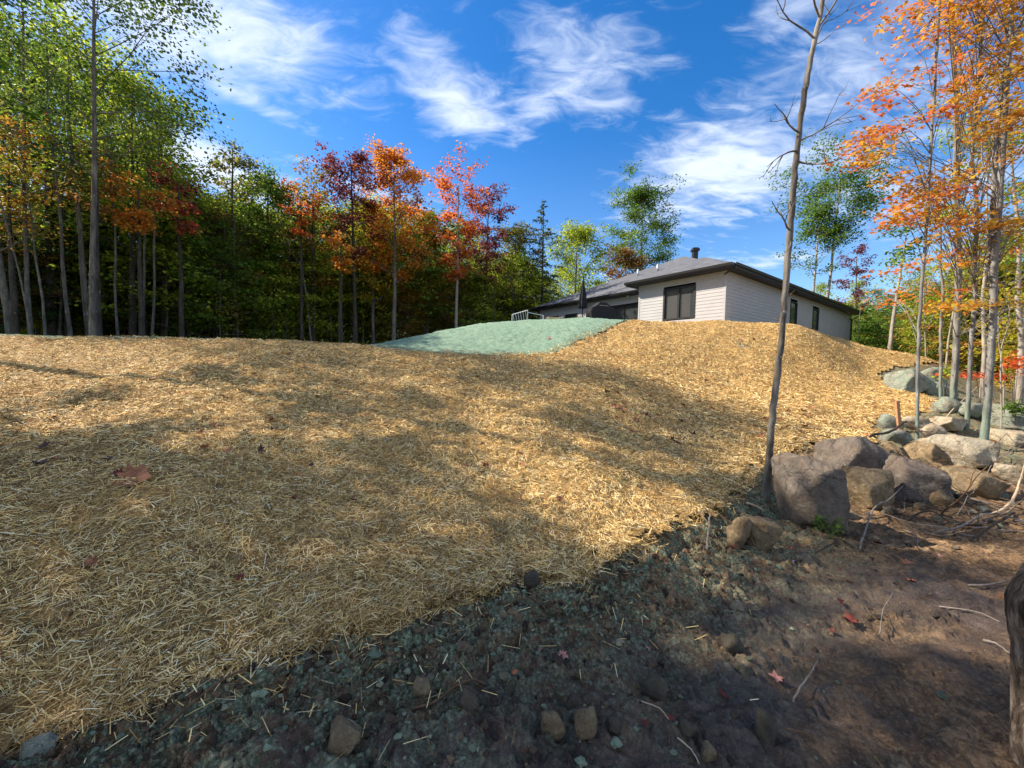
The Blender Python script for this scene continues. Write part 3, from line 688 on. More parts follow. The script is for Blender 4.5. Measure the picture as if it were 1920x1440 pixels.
def leaf_cloud(rg, C, N, size, star=False, droop=.35):
    """leaves at centres C (n,3), preferred normals N (n,3)"""
    n = len(C); nr = N + rg.normal(0, droop, (n, 3)); nr /= np.linalg.norm(nr, axis=1)[:, None]
    a = rg.normal(0, 1, (n, 3)); a -= (a * nr).sum(1)[:, None] * nr; a /= np.linalg.norm(a, axis=1)[:, None]; b = np.cross(nr, a)
    s = size * rg.uniform(.65, 1.3, n)[:, None]
    if star:
        pts = [(-.15, 0, 0), (-.1, .22, .0), (-.28, .42, -.05), (.06, .34, 0), (.22, .62, -.08), (.32, .24, .02), (.85, 0, -.06), (.32, -.24, .02), (.22, -.62, -.08), (.06, -.34, 0), (-.28, -.42, -.05), (-.1, -.22, 0)]
        V = np.stack([C + s * .8 * (p[0] * a + p[1] * b + p[2] * nr) for p in pts], 1).reshape(-1, 3)
        return V, np.arange(n)[:, None] * 12 + np.arange(12)[None]
    w = rg.uniform(.32, .48, n)[:, None]; cup = rg.uniform(-.12, .22, n)[:, None]
    V = np.stack([C - a * s * .5, C + b * s * w + nr * s * cup, C + a * s * .55, C - b * s * w + nr * s * cup], 1).reshape(-1, 3)
    return V, np.arange(n)[:, None] * 4 + np.arange(4)[None]

def grow(seed, H, r0, base, rx, nlimb=22, lean=(0, 0), clus=9, per=14, csize=.55, flat=.55, leaf=.13, up=(.35, .95), shape='oval', star=False, trunk_only=False, wob=.02, droop=.5, path=None, sub=4):
    """returns (wood mesh builder, leaf V, leaf F)"""
    rg = np.random.default_rng(seed); m = MB(); n = 9
    if path is None:
        t = np.linspace(0, 1, n); w = np.cumsum(rg.normal(0, wob * H / n, (n, 2)), 0); w[0] = 0
        P = np.stack([lean[0] * t * H + w[:, 0], lean[1] * t * H + w[:, 1], t * H], 1)
    else: P = np.array(path, float); n = len(P); H = P[-1, 2]
    ts = np.linspace(0, 1, n); rad = r0 * (1 - ts * .88) ** .8; rad[0] *= 1.2
    P2_ = P.copy(); P2_[0, 2] -= .25
    m.tube(P2_, rad, 9, False)
    tt = lambda z: np.array([np.interp(z, P[:, 2], P[:, 0]), np.interp(z, P[:, 2], P[:, 1]), z])
    C = []; Nn = []
    az = rg.random() * 6.28
    for k in range(nlimb):
        f = base + (1 - base) * ((k + rg.random() * .8) / nlimb) ** .85 * .97; z = f * H
        q = (f - base) / (1 - base)
        pr = {'oval': math.sin(math.pi * min(1, .15 + q * .85)) ** .7, 'cone': 1 - q * .85, 'vase': .35 + .65 * math.sin(math.pi * min(.92, .1 + .8 * q)), 'umbrella': .2 + .8 * q if q < .8 else 1.2 - q * .4}[shape]
        az += 2.4 + rg.normal(0, .4); L = rx * max(.18, pr) * rg.uniform(.7, 1.15); el = rg.uniform(*up) * (.6 + .6 * q)
        p0 = tt(z * .97); d = np.array([math.cos(az) * math.cos(el), math.sin(az) * math.cos(el), math.sin(el)])
        s = np.linspace(0, 1, 5)[:, None]; Q = p0 + d * L * s + np.array([0, 0, 1.0]) * (s ** 2) * L * rg.uniform(-.08, .22) + np.cumsum(rg.normal(0, .03 * L, (5, 3)), 0) * s
        rr = max(.008, np.interp(z, P[:, 2], rad) * .42); m.tube(Q, rr * (1 - s[:, 0] * .8), 5, False)
        ends = [Q[-1], Q[-1] * .5 + Q[-2] * .5, Q[-2]]
        for j in range(sub):
            g = rg.uniform(.35, .95); i = g * 4; i0 = int(i); b0 = Q[i0] * (1 - i + i0) + Q[min(4, i0 + 1)] * (i - i0)
            dd = d + rg.normal(0, .55, 3); dd /= np.linalg.norm(dd); l2 = L * rg.uniform(.25, .5)
            S = b0 + dd * l2 * np.linspace(0, 1, 3)[:, None] + np.array([[0, 0, 0], [0, 0, .03 * L], [0, 0, .1 * L]]); m.tube(S, [rr * .35, rr * .22, rr * .08], 4, False)
            ends += [S[-1], S[1]]
        ends = np.array(ends)
        if clus:
            e = ends[rg.integers(0, len(ends), clus)] + rg.normal(0, csize * .5, (clus, 3)) * [1, 1, flat]
            for c in e:
                kk = rg.poisson(per)
                if kk: C.append(c + rg.normal(0, csize * .5, (kk, 3)) * [1, 1, flat]); Nn.append(np.tile([d[0] * .35, d[1] * .35, .9], (kk, 1)))
    if C:
        C = np.concatenate(C); Nn = np.concatenate(Nn); V, F = leaf_cloud(rg, C, Nn, leaf, star, droop)
    else: V = F = None
    return m, V, F
def conifer(seed, H, r0, rx, leaf=.16, dens=1.0, base=.08):
    rg = np.random.default_rng(seed); m = MB(); m.tube([(0, 0, -.2), (.05, 0, H * .5), (0, .04, H)], [r0, r0 * .6, .015], 8, False); C = []; Nn = []
    nl = int(H * 6)
    for k in range(nl):
        q = (k + rg.random()) / nl; z = H * (base + (1 - base) * q); L = rx * (1 - q) ** .75 * rg.uniform(.6, 1.15) + .12; a = rg.random() * 6.28; el = -.15 + .5 * q
        d = np.array([math.cos(a), math.sin(a), el]); Q = np.array([0, 0, z]) + d * L * np.linspace(0, 1, 4)[:, None] + np.array([0, 0, -.12 * L]) * (np.linspace(0, 1, 4)[:, None] ** 2)
        m.tube(Q, [.025, .018, .012, .004], 4, False)
        n = int(L * 46 * dens) + 6; s = rg.random(n) ** .7; c = Q[0] + (Q[-1] - Q[0]) * s[:, None]; sd = np.array([-math.sin(a), math.cos(a), 0])
        c = c + sd * (rg.normal(0, .16 * L, n) * (1.1 - s))[:, None] + rg.normal(0, .05, (n, 3)) - np.array([0, 0, .04]); C.append(c); Nn.append(np.tile([0, 0, 1.0], (n, 1)))
    C = np.concatenate(C); V, F = leaf_cloud(rg, C, np.concatenate(Nn), leaf, False, .35)
    return m, V, F

def make_tree(name, res, barkm, label, cat='tree', group=None, loc=(0, 0, 0), rotz=0, s=1.0, ta=(.1, .2, .03), tb=(.1, .2, .03), crown='crown'):
    m, V, F = res
    e = link(name, None, loc=loc, rot=(0, 0, rotz), label=label, cat=cat, group=group); e.scale = (s, s, s)
    link('trunk', m.mesh('trunk', barkm, True), e)
    if V is not None:
        c = link(crown, mesh_np('crown', V, F, LEAF, False), e); c['tint_a'] = ta; c['tint_b'] = tb
    return e
def copy_of(proto, loc, rotz, s, label, group, ta, tb, barkm=None, sxy=None):
    c = copy_tree(proto); c.location = loc; c.rotation_euler = (0, 0, rotz); c.scale = ((sxy or s), (sxy or s), s); c['label'] = label; c['group'] = group
    for ch in c.children:
        if ch.name.startswith('crown'): ch['tint_a'] = ta; ch['tint_b'] = tb
    return c

# colours (base colour of leaves)
GRN = ((.075, .145, .018), (.13, .215, .025)); DGRN = ((.020, .050, .014), (.045, .090, .020)); YGRN = ((.22, .31, .028), (.34, .39, .035)); OLV = ((.10, .13, .025), (.22, .19, .03))
ORG = ((.66, .20, .03), (.55, .26, .035)); RED = ((.50, .10, .035), (.60, .20, .04)); PUR = ((.13, .035, .045), (.20, .055, .05)); YEL = ((.50, .34, .03), (.34, .34, .03)); RUST = ((.30, .11, .045), (.17, .13, .035)); MIXG = ((.10, .17, .025), (.36, .16, .03)); AUT = ((.5, .2, .03), (.16, .19, .03))
names = {id(GRN): 'green', id(DGRN): 'dark green', id(YGRN): 'yellow-green', id(OLV): 'olive green', id(ORG): 'orange', id(RED): 'red', id(PUR): 'purple', id(YEL): 'yellow', id(RUST): 'rust brown', id(MIXG): 'green and rust', id(AUT): 'orange and green'}

DOL = ((.055, .10, .02), (.12, .18, .03))
HEROES = [  # px base, D, top y, crown base frac, rx, lean px, tints, bark, shape, seed, limbs, clus, per, csize, label
 (176, 13.0, -190, .36, 3.9, 14, DOL, BK_GREY, 'oval', 1, 34, 8, 17, .62, 'tallest tree at left, straight grey trunk and broad airy green crown'),
 (60, 15.0, -150, .30, 4.2, 0, DOL, BK_GREY, 'oval', 2, 32, 8, 16, .65, 'big green tree rising out of the top left corner behind the leaning pale trunk'),
 (250, 19.0, 150, .30, 3.2, 10, YGRN, BK_DARK, 'oval', 3, 22, 7, 12, .6, 'yellow-green tree with thin dark trunk just right of the tallest left tree'),
 (310, 21.0, 250, .25, 2.8, 0, YGRN, BK_DARK, 'oval', 4, 20, 7, 12, .6, 'green tree on the right shoulder of the tall left group'),
 (24, 14.5, 250, .35, 2.3, -40, AUT, BK_GREY, 'vase', 5, 16, 6, 12, .5, 'slender tree with amber foliage in front of the dark conifer at left'),
 (440, 24.0, 283, .42, 2.3, -6, OLV, BK_DARK, 'oval', 6, 22, 5, 12, .45, 'thin airy grey-green tree standing above the left tree line'),
 (502, 27.0, 335, .35, 2.9, 3, GRN, BK_DARK, 'oval', 7, 24, 10, 15, .6, 'bright green rounded tree right of the thin airy one'),
 (585, 27.0, 355, .30, 2.4, 0, MIXG, BK_DARK, 'vase', 8, 22, 8, 13, .5, 'reddish green tree with bare twigs showing above its top'),
 (668, 27.0, 305, .48, 2.3, -10, PUR, BK_DARK, 'vase', 9, 20, 9, 13, .5, 'purple leaved tree with upright plumes left of the orange maple'),
 (738, 27.5, 285, .34, 2.9, 2, ORG, BK_GREY, 'oval', 10, 28, 10, 14, .5, 'tall orange maple in the middle of the tree line'),
 (700, 29.5, 380, .30, 2.2, 0, YEL, BK_GREY, 'oval', 11, 20, 8, 14, .5, 'lower yellow-orange maple beside the tall orange maple'),
 (855, 31.0, 352, .42, 2.7, 0, RED, BK_PALE, 'umbrella', 12, 24, 8, 13, .5, 'scarlet topped maple right of the tall orange one'),
 (905, 35.0, 385, .40, 2.9, 4, PUR, BK_DARK, 'umbrella', 13, 22, 8, 14, .5, 'dull crimson maple nearest the green rise'),
 (800, 33.0, 400, .35, 2.5, 0, AUT, BK_GREY, 'oval', 14, 20, 9, 14, .5, 'olive and amber tree between the orange and the scarlet maples'),
 (960, 38.0, 430, .25, 3.2, 0, OLV, BK_GREY, 'oval', 15, 22, 10, 14, .6, 'olive tree just left of the spruce top'),
 (1075, 41.0, 432, .15, 4.2, 0, YGRN, BK_GREY, 'oval', 16, 28, 12, 15, .7, 'bright yellow-green tree above the low left wing of the roof'),
 (1168, 46.0, 468, .30, 3.0, 0, RUST, BK_DARK, 'oval', 17, 24, 9, 14, .6, 'rust brown maple just behind the left roof slope'),
 (1197, 50.0, 352, .40, 4.7, 0, GRN, BK_PALE, 'oval', 18, 32, 14, 17, .85, 'lone tall poplar standing above the roof'),
 (1512, 40.0, 395, .55, 2.6, 6, GRN, BK_PALE, 'oval', 19, 18, 6, 12, .6, 'slim pale stemmed tree left of the round crowned one behind the house'),
 (1540, 40.0, 318, .66, 5.4, 20, GRN, BK_PALE, 'umbrella', 20, 34, 10, 17, .95, 'round dense green crowned tree behind the right end of the roof'),
 (1600, 50.0, 468, .45, 1.9, 0, PUR, BK_GREY, 'vase', 21, 14, 6, 12, .5, 'small purple tree peeking over the woods behind the house'),
 (268, 16.5, 368, .70, 1.5, 0, ORG, BK_DARK, 'umbrella', 23, 10, 5, 11, .35, 'small orange maple spray right of the tallest left trunk'),
 (186, 15.2, 318, .74, 1.2, 0, RUST, BK_DARK, 'umbrella', 24, 8, 4, 10, .35, 'rust red maple spray crossing the tallest left trunk'),
 (342, 19.0, 350, .66, 1.6, 0, (PUR[0], RED[0]), BK_DARK, 'umbrella', 25, 8, 5, 10, .35, 'dark red maple top left of the thin airy tree'),
 (566, 25.0, 388, .78, 1.7, 0, RED, BK_DARK, 'umbrella', 26, 9, 5, 10, .35, 'small scarlet and orange maple left of the purple tree'),
 (640, 23.5, 462, .72, 1.3, 0, ORG, BK_DARK, 'umbrella', 27, 8, 4, 10, .3, 'low orange spray of maple under the purple tree'),
 (30, 14.2, 330, .70, 1.5, 0, AUT, BK_DARK, 'umbrella', 28, 9, 5, 10, .35, 'amber young maple by the left edge'),
 (1664, 24.0, 438, .74, 1.7, 18, GRN, BK_PALE, 'umbrella', 22, 9, 4, 10, .4, 'thin pale sapling with a tiny flat crown beyond the right slope'),
]
SKY = [(-400, -60), (0, -20), (230, 40), (320, 180), (350, 335), (430, 345), (500, 372), (600, 370), (700, 370), (800, 395), (900, 425), (1000, 465), (1100, 470), (1160, 505), (1300, 520), (1450, 530), (1500, 528), (1600, 520), (1650, 515), (1700, 505), (1760, 470), (1830, 420), (1920, 360), (2400, 300)]
LINE = [(-500, 13), (0, 16), (200, 17.5), (350, 21), (500, 26), (650, 29), (800, 33), (900, 36), (1000, 40), (1130, 47), (1300, 58), (1450, 58), (1540, 50), (1600, 44), (1650, 38), (1750, 30), (1850, 22), (1950, 17), (2400, 14)]
def base_at(px, D):
    r = ray(px, 690); x, y = r[0] * D, D; return x, y, G(x, y)
def top_h(px, py, D, z): return at(px, py, D)[2] - z
HT = {}
for (px, D, ty, bf, rx, ln, tint, bk, shp, seed, nl, cl, per, cs, lab) in HEROES:
    x, y, z = base_at(px, D); H = top_h(px, ty, D, z) + .2
    r0 = {1: .085, 2: .075}.get(seed, .08 + .005 * H); cl = int(cl * 1.35); per = int(per * 1.7)
    mixt = (tint[0], AUT[1]) if tint is RED else tint
    HT[seed] = make_tree('tree', grow(seed * 13, H, r0, bf, rx, nl, (ln / FPX * D / H, 0), cl, per, cs, .55, .115 + .0020 * D if D > 15.5 else .115, shape=shp, up=(.05, .45) if seed == 20 else (.35, .95)), bk, lab, 'tree', None, (x, y, z), 0, 1, tint[0], tint[1])
# spruces
x, y, z = base_at(1012, 38); H = top_h(1018, 376, 38, z)
make_tree('spruce_tree', conifer(501, H, .15, 3.9, .18, .55), BK_DARK, 'pointed spruce with thin upturned branches left of the roof', 'tree', None, (x, y, z), 0, 1, *((.045, .075, .04), (.09, .10, .05)))
x, y, z = base_at(100, 18.5); H = top_h(100, 120, 18.5, z)
make_tree('hemlock_tree', conifer(502, H, .24, 4.2, .16, 1.1), BK_DARK, 'dark hemlock with drooping layered branches behind the tallest left tree', 'tree', None, (x, y, z), 0, 1, *DGRN)
x, y, z = base_at(-90, 16.0); H = 9.0
make_tree('hemlock_tree', conifer(503, H, .22, 3.6, .15, 1.1), BK_DARK, 'dark hemlock cut off by the left edge', 'tree', None, (x, y, z), 1, 1, *DGRN)
# leaning bare poles at left
for (pth, D, r, lab) in [(((60, 640), (52, 590), (36, 510), (12, 420), (-12, 330), (-30, 220)) , 13.5, .034, 'leaning pale trunk at the far left edge of the woods'),
                         (((86, 640), (80, 560), (66, 480), (58, 400), (40, 290), (22, 180)) , 14.5, .042, 'curved grey trunk second from the left edge'),
                         (((586, 650), (575, 560), (566, 500), (545, 470), (520, 400)), 26, .06, 'crooked trunk leaning left in front of the reddish green tree')]:
    P0 = np.array([at(a, b, D) for a, b in pth]); P0[0, 2] = G(P0[0, 0], P0[0, 1])
    make_tree('tree', grow(int(D * 100), 1, r, .55, 1.6, 9, clus=4, per=9, csize=.4, leaf=.11, path=P0 - P0[0]), BK_GREY, lab, 'tree', None, P0[0], 0, 1, *AUT)

# prototypes for the woods
protos = []
def add_proto(res, bk, name='tree'):
    e = make_tree(name, res, bk, 'tree of the woods'); protos.append(e); return e
TALL = [add_proto(grow(900 + i, 14, .065 + .014 * (i % 3), b, rx, nl, clus=c + 1, per=16, csize=.65, flat=.6, leaf=.17, shape=sh, wob=.03), [BK_DARK, BK_GREY, BK_DARK][i % 3])
        for i, (b, rx, nl, c, sh) in enumerate([(.30, 2.9, 30, 9, 'oval'), (.38, 2.5, 24, 10, 'vase'), (.22, 3.2, 32, 9, 'oval'), (.45, 2.3, 22, 10, 'umbrella'), (.30, 2.4, 26, 8, 'oval')])]
LOW = [add_proto(grow(950 + i, 5.5, .045, b, rx, 26, clus=9, per=17, csize=.6, flat=.28, leaf=.145, up=(.0, .4), shape=sh, wob=.03, droop=.35), BK_GREY, 'young_tree')
       for i, (b, rx, sh) in enumerate([(.08, 2.2, 'cone'), (.15, 1.9, 'oval'), (.05, 2.5, 'oval'), (.25, 1.7, 'vase')])]
rt = np.random.default_rng(3)
LIGHTP = add_proto(grow(991, 14, .085, .50, 1.9, 20, clus=5, per=15, csize=.5, flat=.5, leaf=.15, shape='vase', wob=.05), BK_GREY)
def zone(px):
    for lim, s in ((60, 'by the left edge'), (180, 'behind the left trunks'), (300, 'right of the tallest tree'), (430, 'left of the thin airy tree'), (540, 'by the bright green rounded tree'), (640, 'left of the purple tree'), (740, 'behind the orange maple'), (830, 'right of the orange maple'),
                   (930, 'behind the scarlet maple'), (1040, 'left of the low roof end'), (1180, 'over the low roof end'), (1420, 'behind the roof'), (1560, 'behind the right roof end'), (1660, 'just right of the house'), (1760, 'behind the thin right maple'), (1860, 'behind the thick right maples')):
        if px < lim: return s
    return 'by the right edge'
def tints(px, low):
    u = rt.random()
    if low:
        if px > 1560: opts = [(GRN, .25), (YGRN, .55), (MIXG, .12), (YEL, .08)]
        elif px < 640: opts = [(GRN, .36), (YGRN, .58), (MIXG, .03), (RUST, .03)]
        else: opts = [(GRN, .24), (YGRN, .48), (OLV, .10), (RUST, .05), (YEL, .05), (MIXG, .04), (ORG, .04)]
    elif px < 340: opts = [(GRN, .4), (OLV, .2), (YGRN, .4)]
    elif px < 1000: opts = [(GRN, .34), (YGRN, .36), (OLV, .14), (ORG, .05), (MIXG, .08), (PUR, .03)]
    else: opts = [(GRN, .4), (YGRN, .4), (OLV, .1), (RUST, .1)]
    s = 0
    for c, p in opts:
        s += p
        if u < s: return c
    return GRN
used = set()
def woods(n, low, pxr, back):
    pole = low == 3; low = False if pole else low
    for i in range(n):
        px = pxr[0] + (pxr[1] - pxr[0]) * (i + rt.random()) / n
        D = np.interp(px, *zip(*LINE)) * (1.0 + back[0] + (back[1] - back[0]) * rt.random() ** 1.2)
        x, y, z = base_at(px, D)
        u = np.array([x, y, 0]) - np.array([HO[0], HO[1], 0]); uu, vv = u @ HU, u @ HV
        if -5 < uu < 22 and -3 < vv < 27: D *= 1.0; 
        if -3 < uu < 20.5 and -1 < vv < 26: continue
        tn = tints(px, low)
        p = LIGHTP if pole else (LOW if low else TALL)[rt.integers(0, 4 if low else 5)]
        if low: s = rt.uniform(.75, 1.25) * (D / 24) ** .35 * (1.75 if low == 2 else 1); s = min(s, max(.5, (top_h(px, np.interp(px, *zip(*SKY)) + 25, D, z)) / 5.6))
        else: s = top_h(px, np.interp(px, *zip(*SKY)) + rt.uniform(0, 60 * (1 if px > 340 else 3)), D, z) / 14.2
        if s < .25: continue
        kind = 'young' if low else 'forest'
        lab = '%s %s %s tree %s' % ('slim' if pole else ('lofty' if s > .97 else 'medium' if s > .8 else 'short') if not low else ('middle height' if s > 1.5 else 'tall' if s > 1.15 else 'bushy' if s > .95 else 'little'), names[id(tn)], kind, ('in front ' if D / np.interp(px, *zip(*LINE)) < 1.25 else 'deep in ') + zone(px))
        grp = lab + ' group'
        c = copy_of(p, (x, y, z - .05), rt.random() * 6.28, s, lab, lab.replace(' tree ', ' trees '), tuple(tn[0]), tuple(tn[1]), sxy=s * rt.uniform(.8, 1.1) if low else max(s * .9, .62) * rt.uniform(.8, 1.05))
woods(9, False, (-120, 340), (.2, .9))
woods(32, False, (340, 1000), (.08, .9))
woods(34, False, (1000, 2050), (.2, .7))
woods(34, 3, (90, 1000), (-.05, .10))
woods(16, True, (370, 1000), (-.04, .06))
woods(82, True, (-120, 1010), (.06, .75))
woods(62, True, (1560, 2080), (-.12, .5))
woods(34, 2, (100, 1000), (.0, .45))
# the woods go on to the left of the picture and throw their shade over the bank
LIGHT = make_tree('tree', grow(990, 14, .14, .38, 2.5, 22, clus=4, per=38, csize=.42, flat=.5, leaf=.16, shape='vase', wob=.04), BK_DARK, 'tree of the woods'); protos.append(LIGHT)
OFF = [(-14.5, 5.2, 1.0), (-12.8, 3.0, .95), (-15.0, .8, .95), (-11.5, .0, .8), (-13.2, 8.9, .95), (-18.5, 6.2, 1.0), (-16.5, 2.6, 1.1), (-11.8, 5.6, .7), (-16.5, 4.2, 1.0), (-27, 11.5, .8)]
for (x, y, s) in OFF:
    copy_of(LIGHT, (x, y, G(x, y)), rt.random() * 6.28, s, 'green forest tree beyond the left edge, shading the straw bank', 'trees beyond the left edge', *GRN, sxy=s * 1.1)
for e in protos:
    for ch in list(e.children): bpy.data.objects.remove(ch)
    bpy.data.objects.remove(e)
# the far woods: one mass of foliage closing the view
def far_woods():
    rg = np.random.default_rng(77); n = 80000
    px = rg.uniform(-150, 2300, n); D = np.interp(px, *zip(*LINE)) * rg.uniform(1.55, 1.85, n)
    sky = np.interp(px, *zip(*SKY)) + 30 + 40 * np.sin(px / 37.0) + 25 * np.sin(px / 13.0)
    xs = (px - CW / 2) / FPX * D; zt = 1.6 + (690 - sky) / FPX * D * .86; zt = np.minimum(zt, np.interp(px, [0, 340, 520, 1000], [8.0, 8.5, 13, 30]))
    zb = 1.0; q = rg.random(n) ** 1.25; z = zb + (np.maximum(zt, 5) - zb) * q
    k = fbm(xs * 1.0 + 50, z * 1.3, 1.6, 3, 5) + .25 * rg.random(n); ok = (k > -.18) | (z < 7); C = np.stack([xs, D, z], 1)[ok]
    n = 30000; px = rg.uniform(-150, 2300, n); D = np.interp(px, *zip(*LINE)) * rg.uniform(1.6, 1.8, n); C = np.concatenate([C, np.stack([(px - CW / 2) / FPX * D, D, rg.uniform(2.5, 8.5, n)], 1)])
    V, F = leaf_cloud(rg, C, np.tile([0, -.4, .8], (len(C), 1)), .42, False, .6)
    o = link('distant_woods', mesh_np('distant_woods', V, F, LEAF, False), kind='stuff', label='mass of mixed green foliage deep in the woods'); o['tint_a'] = (.24, .34, .03); o['tint_b'] = (.50, .52, .055)
far_woods()

# ------------------------------------------------------------------ near trees at right
def px_path(pth, D, sink=True):
    Dl = D if isinstance(D, (list, tuple)) else [D] * len(pth)
    P0 = np.array([at(a, b, d) for (a, b), d in zip(pth, Dl)])
    if sink: P0[0, 2] = min(P0[0, 2], G(P0[0, 0], P0[0, 1]))
    return P0
def smooth_path(P, n=4):
    t = np.arange(len(P)); tt = np.linspace(0, len(P) - 1, (len(P) - 1) * n + 1); out = []
    for u in tt:
        i = min(int(u), len(P) - 2); f = u - i; p0 = P[max(i - 1, 0)]; p1 = P[i]; p2 = P[i + 1]; p3 = P[min(i + 2, len(P) - 1)]
        out.append(.5 * ((2 * p1) + (-p0 + p2) * f + (2 * p0 - 5 * p1 + 4 * p2 - p3) * f * f + (-p0 + 3 * p1 - 3 * p2 + p3) * f ** 3))
    return np.array(out)
def trunk_tube(m, P, r, k=12, rg=None, knob=.08):
    P = smooth_path(P, 6); n = len(P); rr = np.interp(np.linspace(0, 1, n), np.linspace(0, 1, len(r)), r)
    if rg is not None: rr = rr * (1 + rg.normal(0, knob, n)); P = P + rg.normal(0, .004, P.shape)
    m.tube(P, rr, k, False); return P, rr
def bare_branch(m, rg, p0, d, L, r, depth=2):
    n = 6; d = d / np.linalg.norm(d); P = [p0]; dd = d.copy()
    for i in range(n):
        dd = dd + rg.normal(0, .16, 3) + np.array([0, 0, .05]); dd /= np.linalg.norm(dd); P.append(P[-1] + dd * L / n)
    P = np.array(P); m.tube(P, r * np.linspace(1, .25, n + 1), 5, False)
    if depth:
        for j in range(3 if depth > 1 else 2):
            i = rg.integers(2, n); bare_branch(m, rg, P[i], dd + rg.normal(0, .6, 3), L * rg.uniform(.3, .55), r * .5, depth - 1)

rg = np.random.default_rng(11)
# the bare pole in front of the house
P = px_path([(1434, 952), (1441, 880), (1447, 800), (1458, 700), (1467, 620), (1476, 500), (1484, 400), (1493, 300), (1505, 200), (1521, 110), (1543, 0), (1562, -90), (1580, -180)], 4.5)
m = MB(); PS, rr = trunk_tube(m, P - P[0], [.058, .041, .035, .034, .033, .034, .032, .031, .029, .026, .023, .018, .009], 12, rg, .05)
for (py, dx, dz, L) in [(30, -.9, .5, .9), (68, -1, .15, .75), (60, .6, 1, 1.0), (110, .8, 1.2, .9), (265, .9, .45, .85), (255, -.8, .5, .45), (285, -.9, -.1, .55), (292, .6, -.5, .45), (360, -.3, -.9, .3), (425, -.7, .4, .5), (440, -.5, 1.2, .35), (450, -.2, -.9, .35), (565, .4, .5, .14), (600, -.3, .4, .12)]:
    i = np.argmin(np.abs((PS + P[0])[:, 2] - at(1480, py, 4.5)[2])); bare_branch(m, rg, PS[i], np.array([dx, rg.normal(0, .3), dz]), L, .012 if L > .4 else .006, 2 if L > .4 else 0)
e = link('bare_tree', None, loc=P[0], label='slender bare tree leaning right in front of the house, growing beside the big boulder', cat='tree')
link('trunk', m.mesh('trunk', bark('weathered_bark', (.05, .044, .038), (.23, .21, .18)), True), e)

STEMS = [ # path, depth, radii, bark, label
 ([(1719, 840), (1720, 760), (1722, 660), (1727, 560), (1737, 420), (1745, 280), (1752, 160), (1761, 20), (1772, -150), (1780, -320)], 7.6, [.052, .05, .047, .045, .044, .042, .04, .036, .028, .02], 'thin straight maple rising from the pale rocks, leftmost of the near right trunks'),
 ([(1764, 752), (1764, 690), (1764, 620), (1768, 540), (1762, 500), (1764, 440), (1756, 380), (1752, 300)], 10.5, [.07, .06, .055, .055, .05, .035, .03, .015], 'short kinked trunk between the thin maple and the thick dark maple'),
 ([(1787, 770), (1790, 700), (1795, 600), (1797, 500), (1795, 400), (1793, 300), (1792, 180), (1786, 60), (1782, -100), (1780, -300)], 10.5, [.15, .135, .12, .115, .11, .10, .095, .085, .07, .05], 'thick dark maple trunk with green sprayed foot'),
 ([(1811, 818), (1817, 730), (1820, 650), (1828, 560), (1828, 490), (1832, 410), (1826, 330), (1822, 290), (1834, 160), (1842, 20), (1850, -160)], 8.8, [.08, .07, .066, .066, .06, .058, .05, .05, .045, .04, .03], 'maple trunk with a torn pale strip, left of the double trunk'),
 ([(1843, 838), (1852, 760), (1855, 700), (1862, 600), (1864, 500), (1872, 400), (1879, 300), (1886, 190), (1893, 70), (1903, -60), (1915, -260)], 7.8, [.125, .105, .10, .10, .095, .09, .075, .07, .065, .05, .04], 'double stemmed maple, thickest of the near right trunks')]
TR = []
for k, (pth, D, rad, lab) in enumerate(STEMS):
    P = px_path(pth, D); rad = [q * .55 for q in rad]; m = MB(); PS, _ = trunk_tube(m, P - P[0], rad, 12, rg, .04)
    if k == 4:
        Q = px_path([(1860, 560), (1858, 480), (1861, 400), (1866, 300), (1874, 200), (1888, 120), (1915, 40), (1950, -60)], 7.9, False); trunk_tube(m, Q - P[0], [.035, .042, .04, .038, .033, .03, .025, .02], 10, rg, .05)
        for (a, b) in [((1866, 350), (1835, 240)), ((1890, 80), (1935, 20)), ((1880, 250), (1935, 190)), ((1866, 400), (1835, 330))]:
            A, B = at(*a, 7.8) - P[0], at(*b, 7.6) - P[0]; bare_branch(m, rg, A, B - A, np.linalg.norm(B - A) * 1.3, .02, 2)
    TR.append((P, m, [], lab, D))
POLY = np.array([(1592, 285), (1625, 215), (1660, 130), (1700, 80), (1690, 20), (1740, -120), (2050, -120), (2050, 600), (1800, 590), (1700, 592), (1655, 575), (1625, 590), (1690, 500), (1720, 450), (1640, 400), (1650, 350)])
cl = []
for _ in range(9000):
    x_, y_ = rg.uniform(1580, 2050), rg.uniform(-120, 610)
    if not inpoly(np.array([x_]), np.array([y_]), POLY)[0]: continue
    dd = 1.0 if x_ < 1790 and y_ < 420 else (.6 if y_ < 430 else .30)
    if fbm(np.array([x_]), np.array([y_]), 90, 3, 9)[0] < -.06: continue
    if rg.random() < dd: cl.append((x_, y_))
    if len(cl) >= 380: break
for (x_, y_) in [(1690, 20), (1665, 45), (1640, 10), (1720, 60), (1650, 555), (1680, 560), (1665, 570), (1700, 545)]: cl.append((x_, y_))
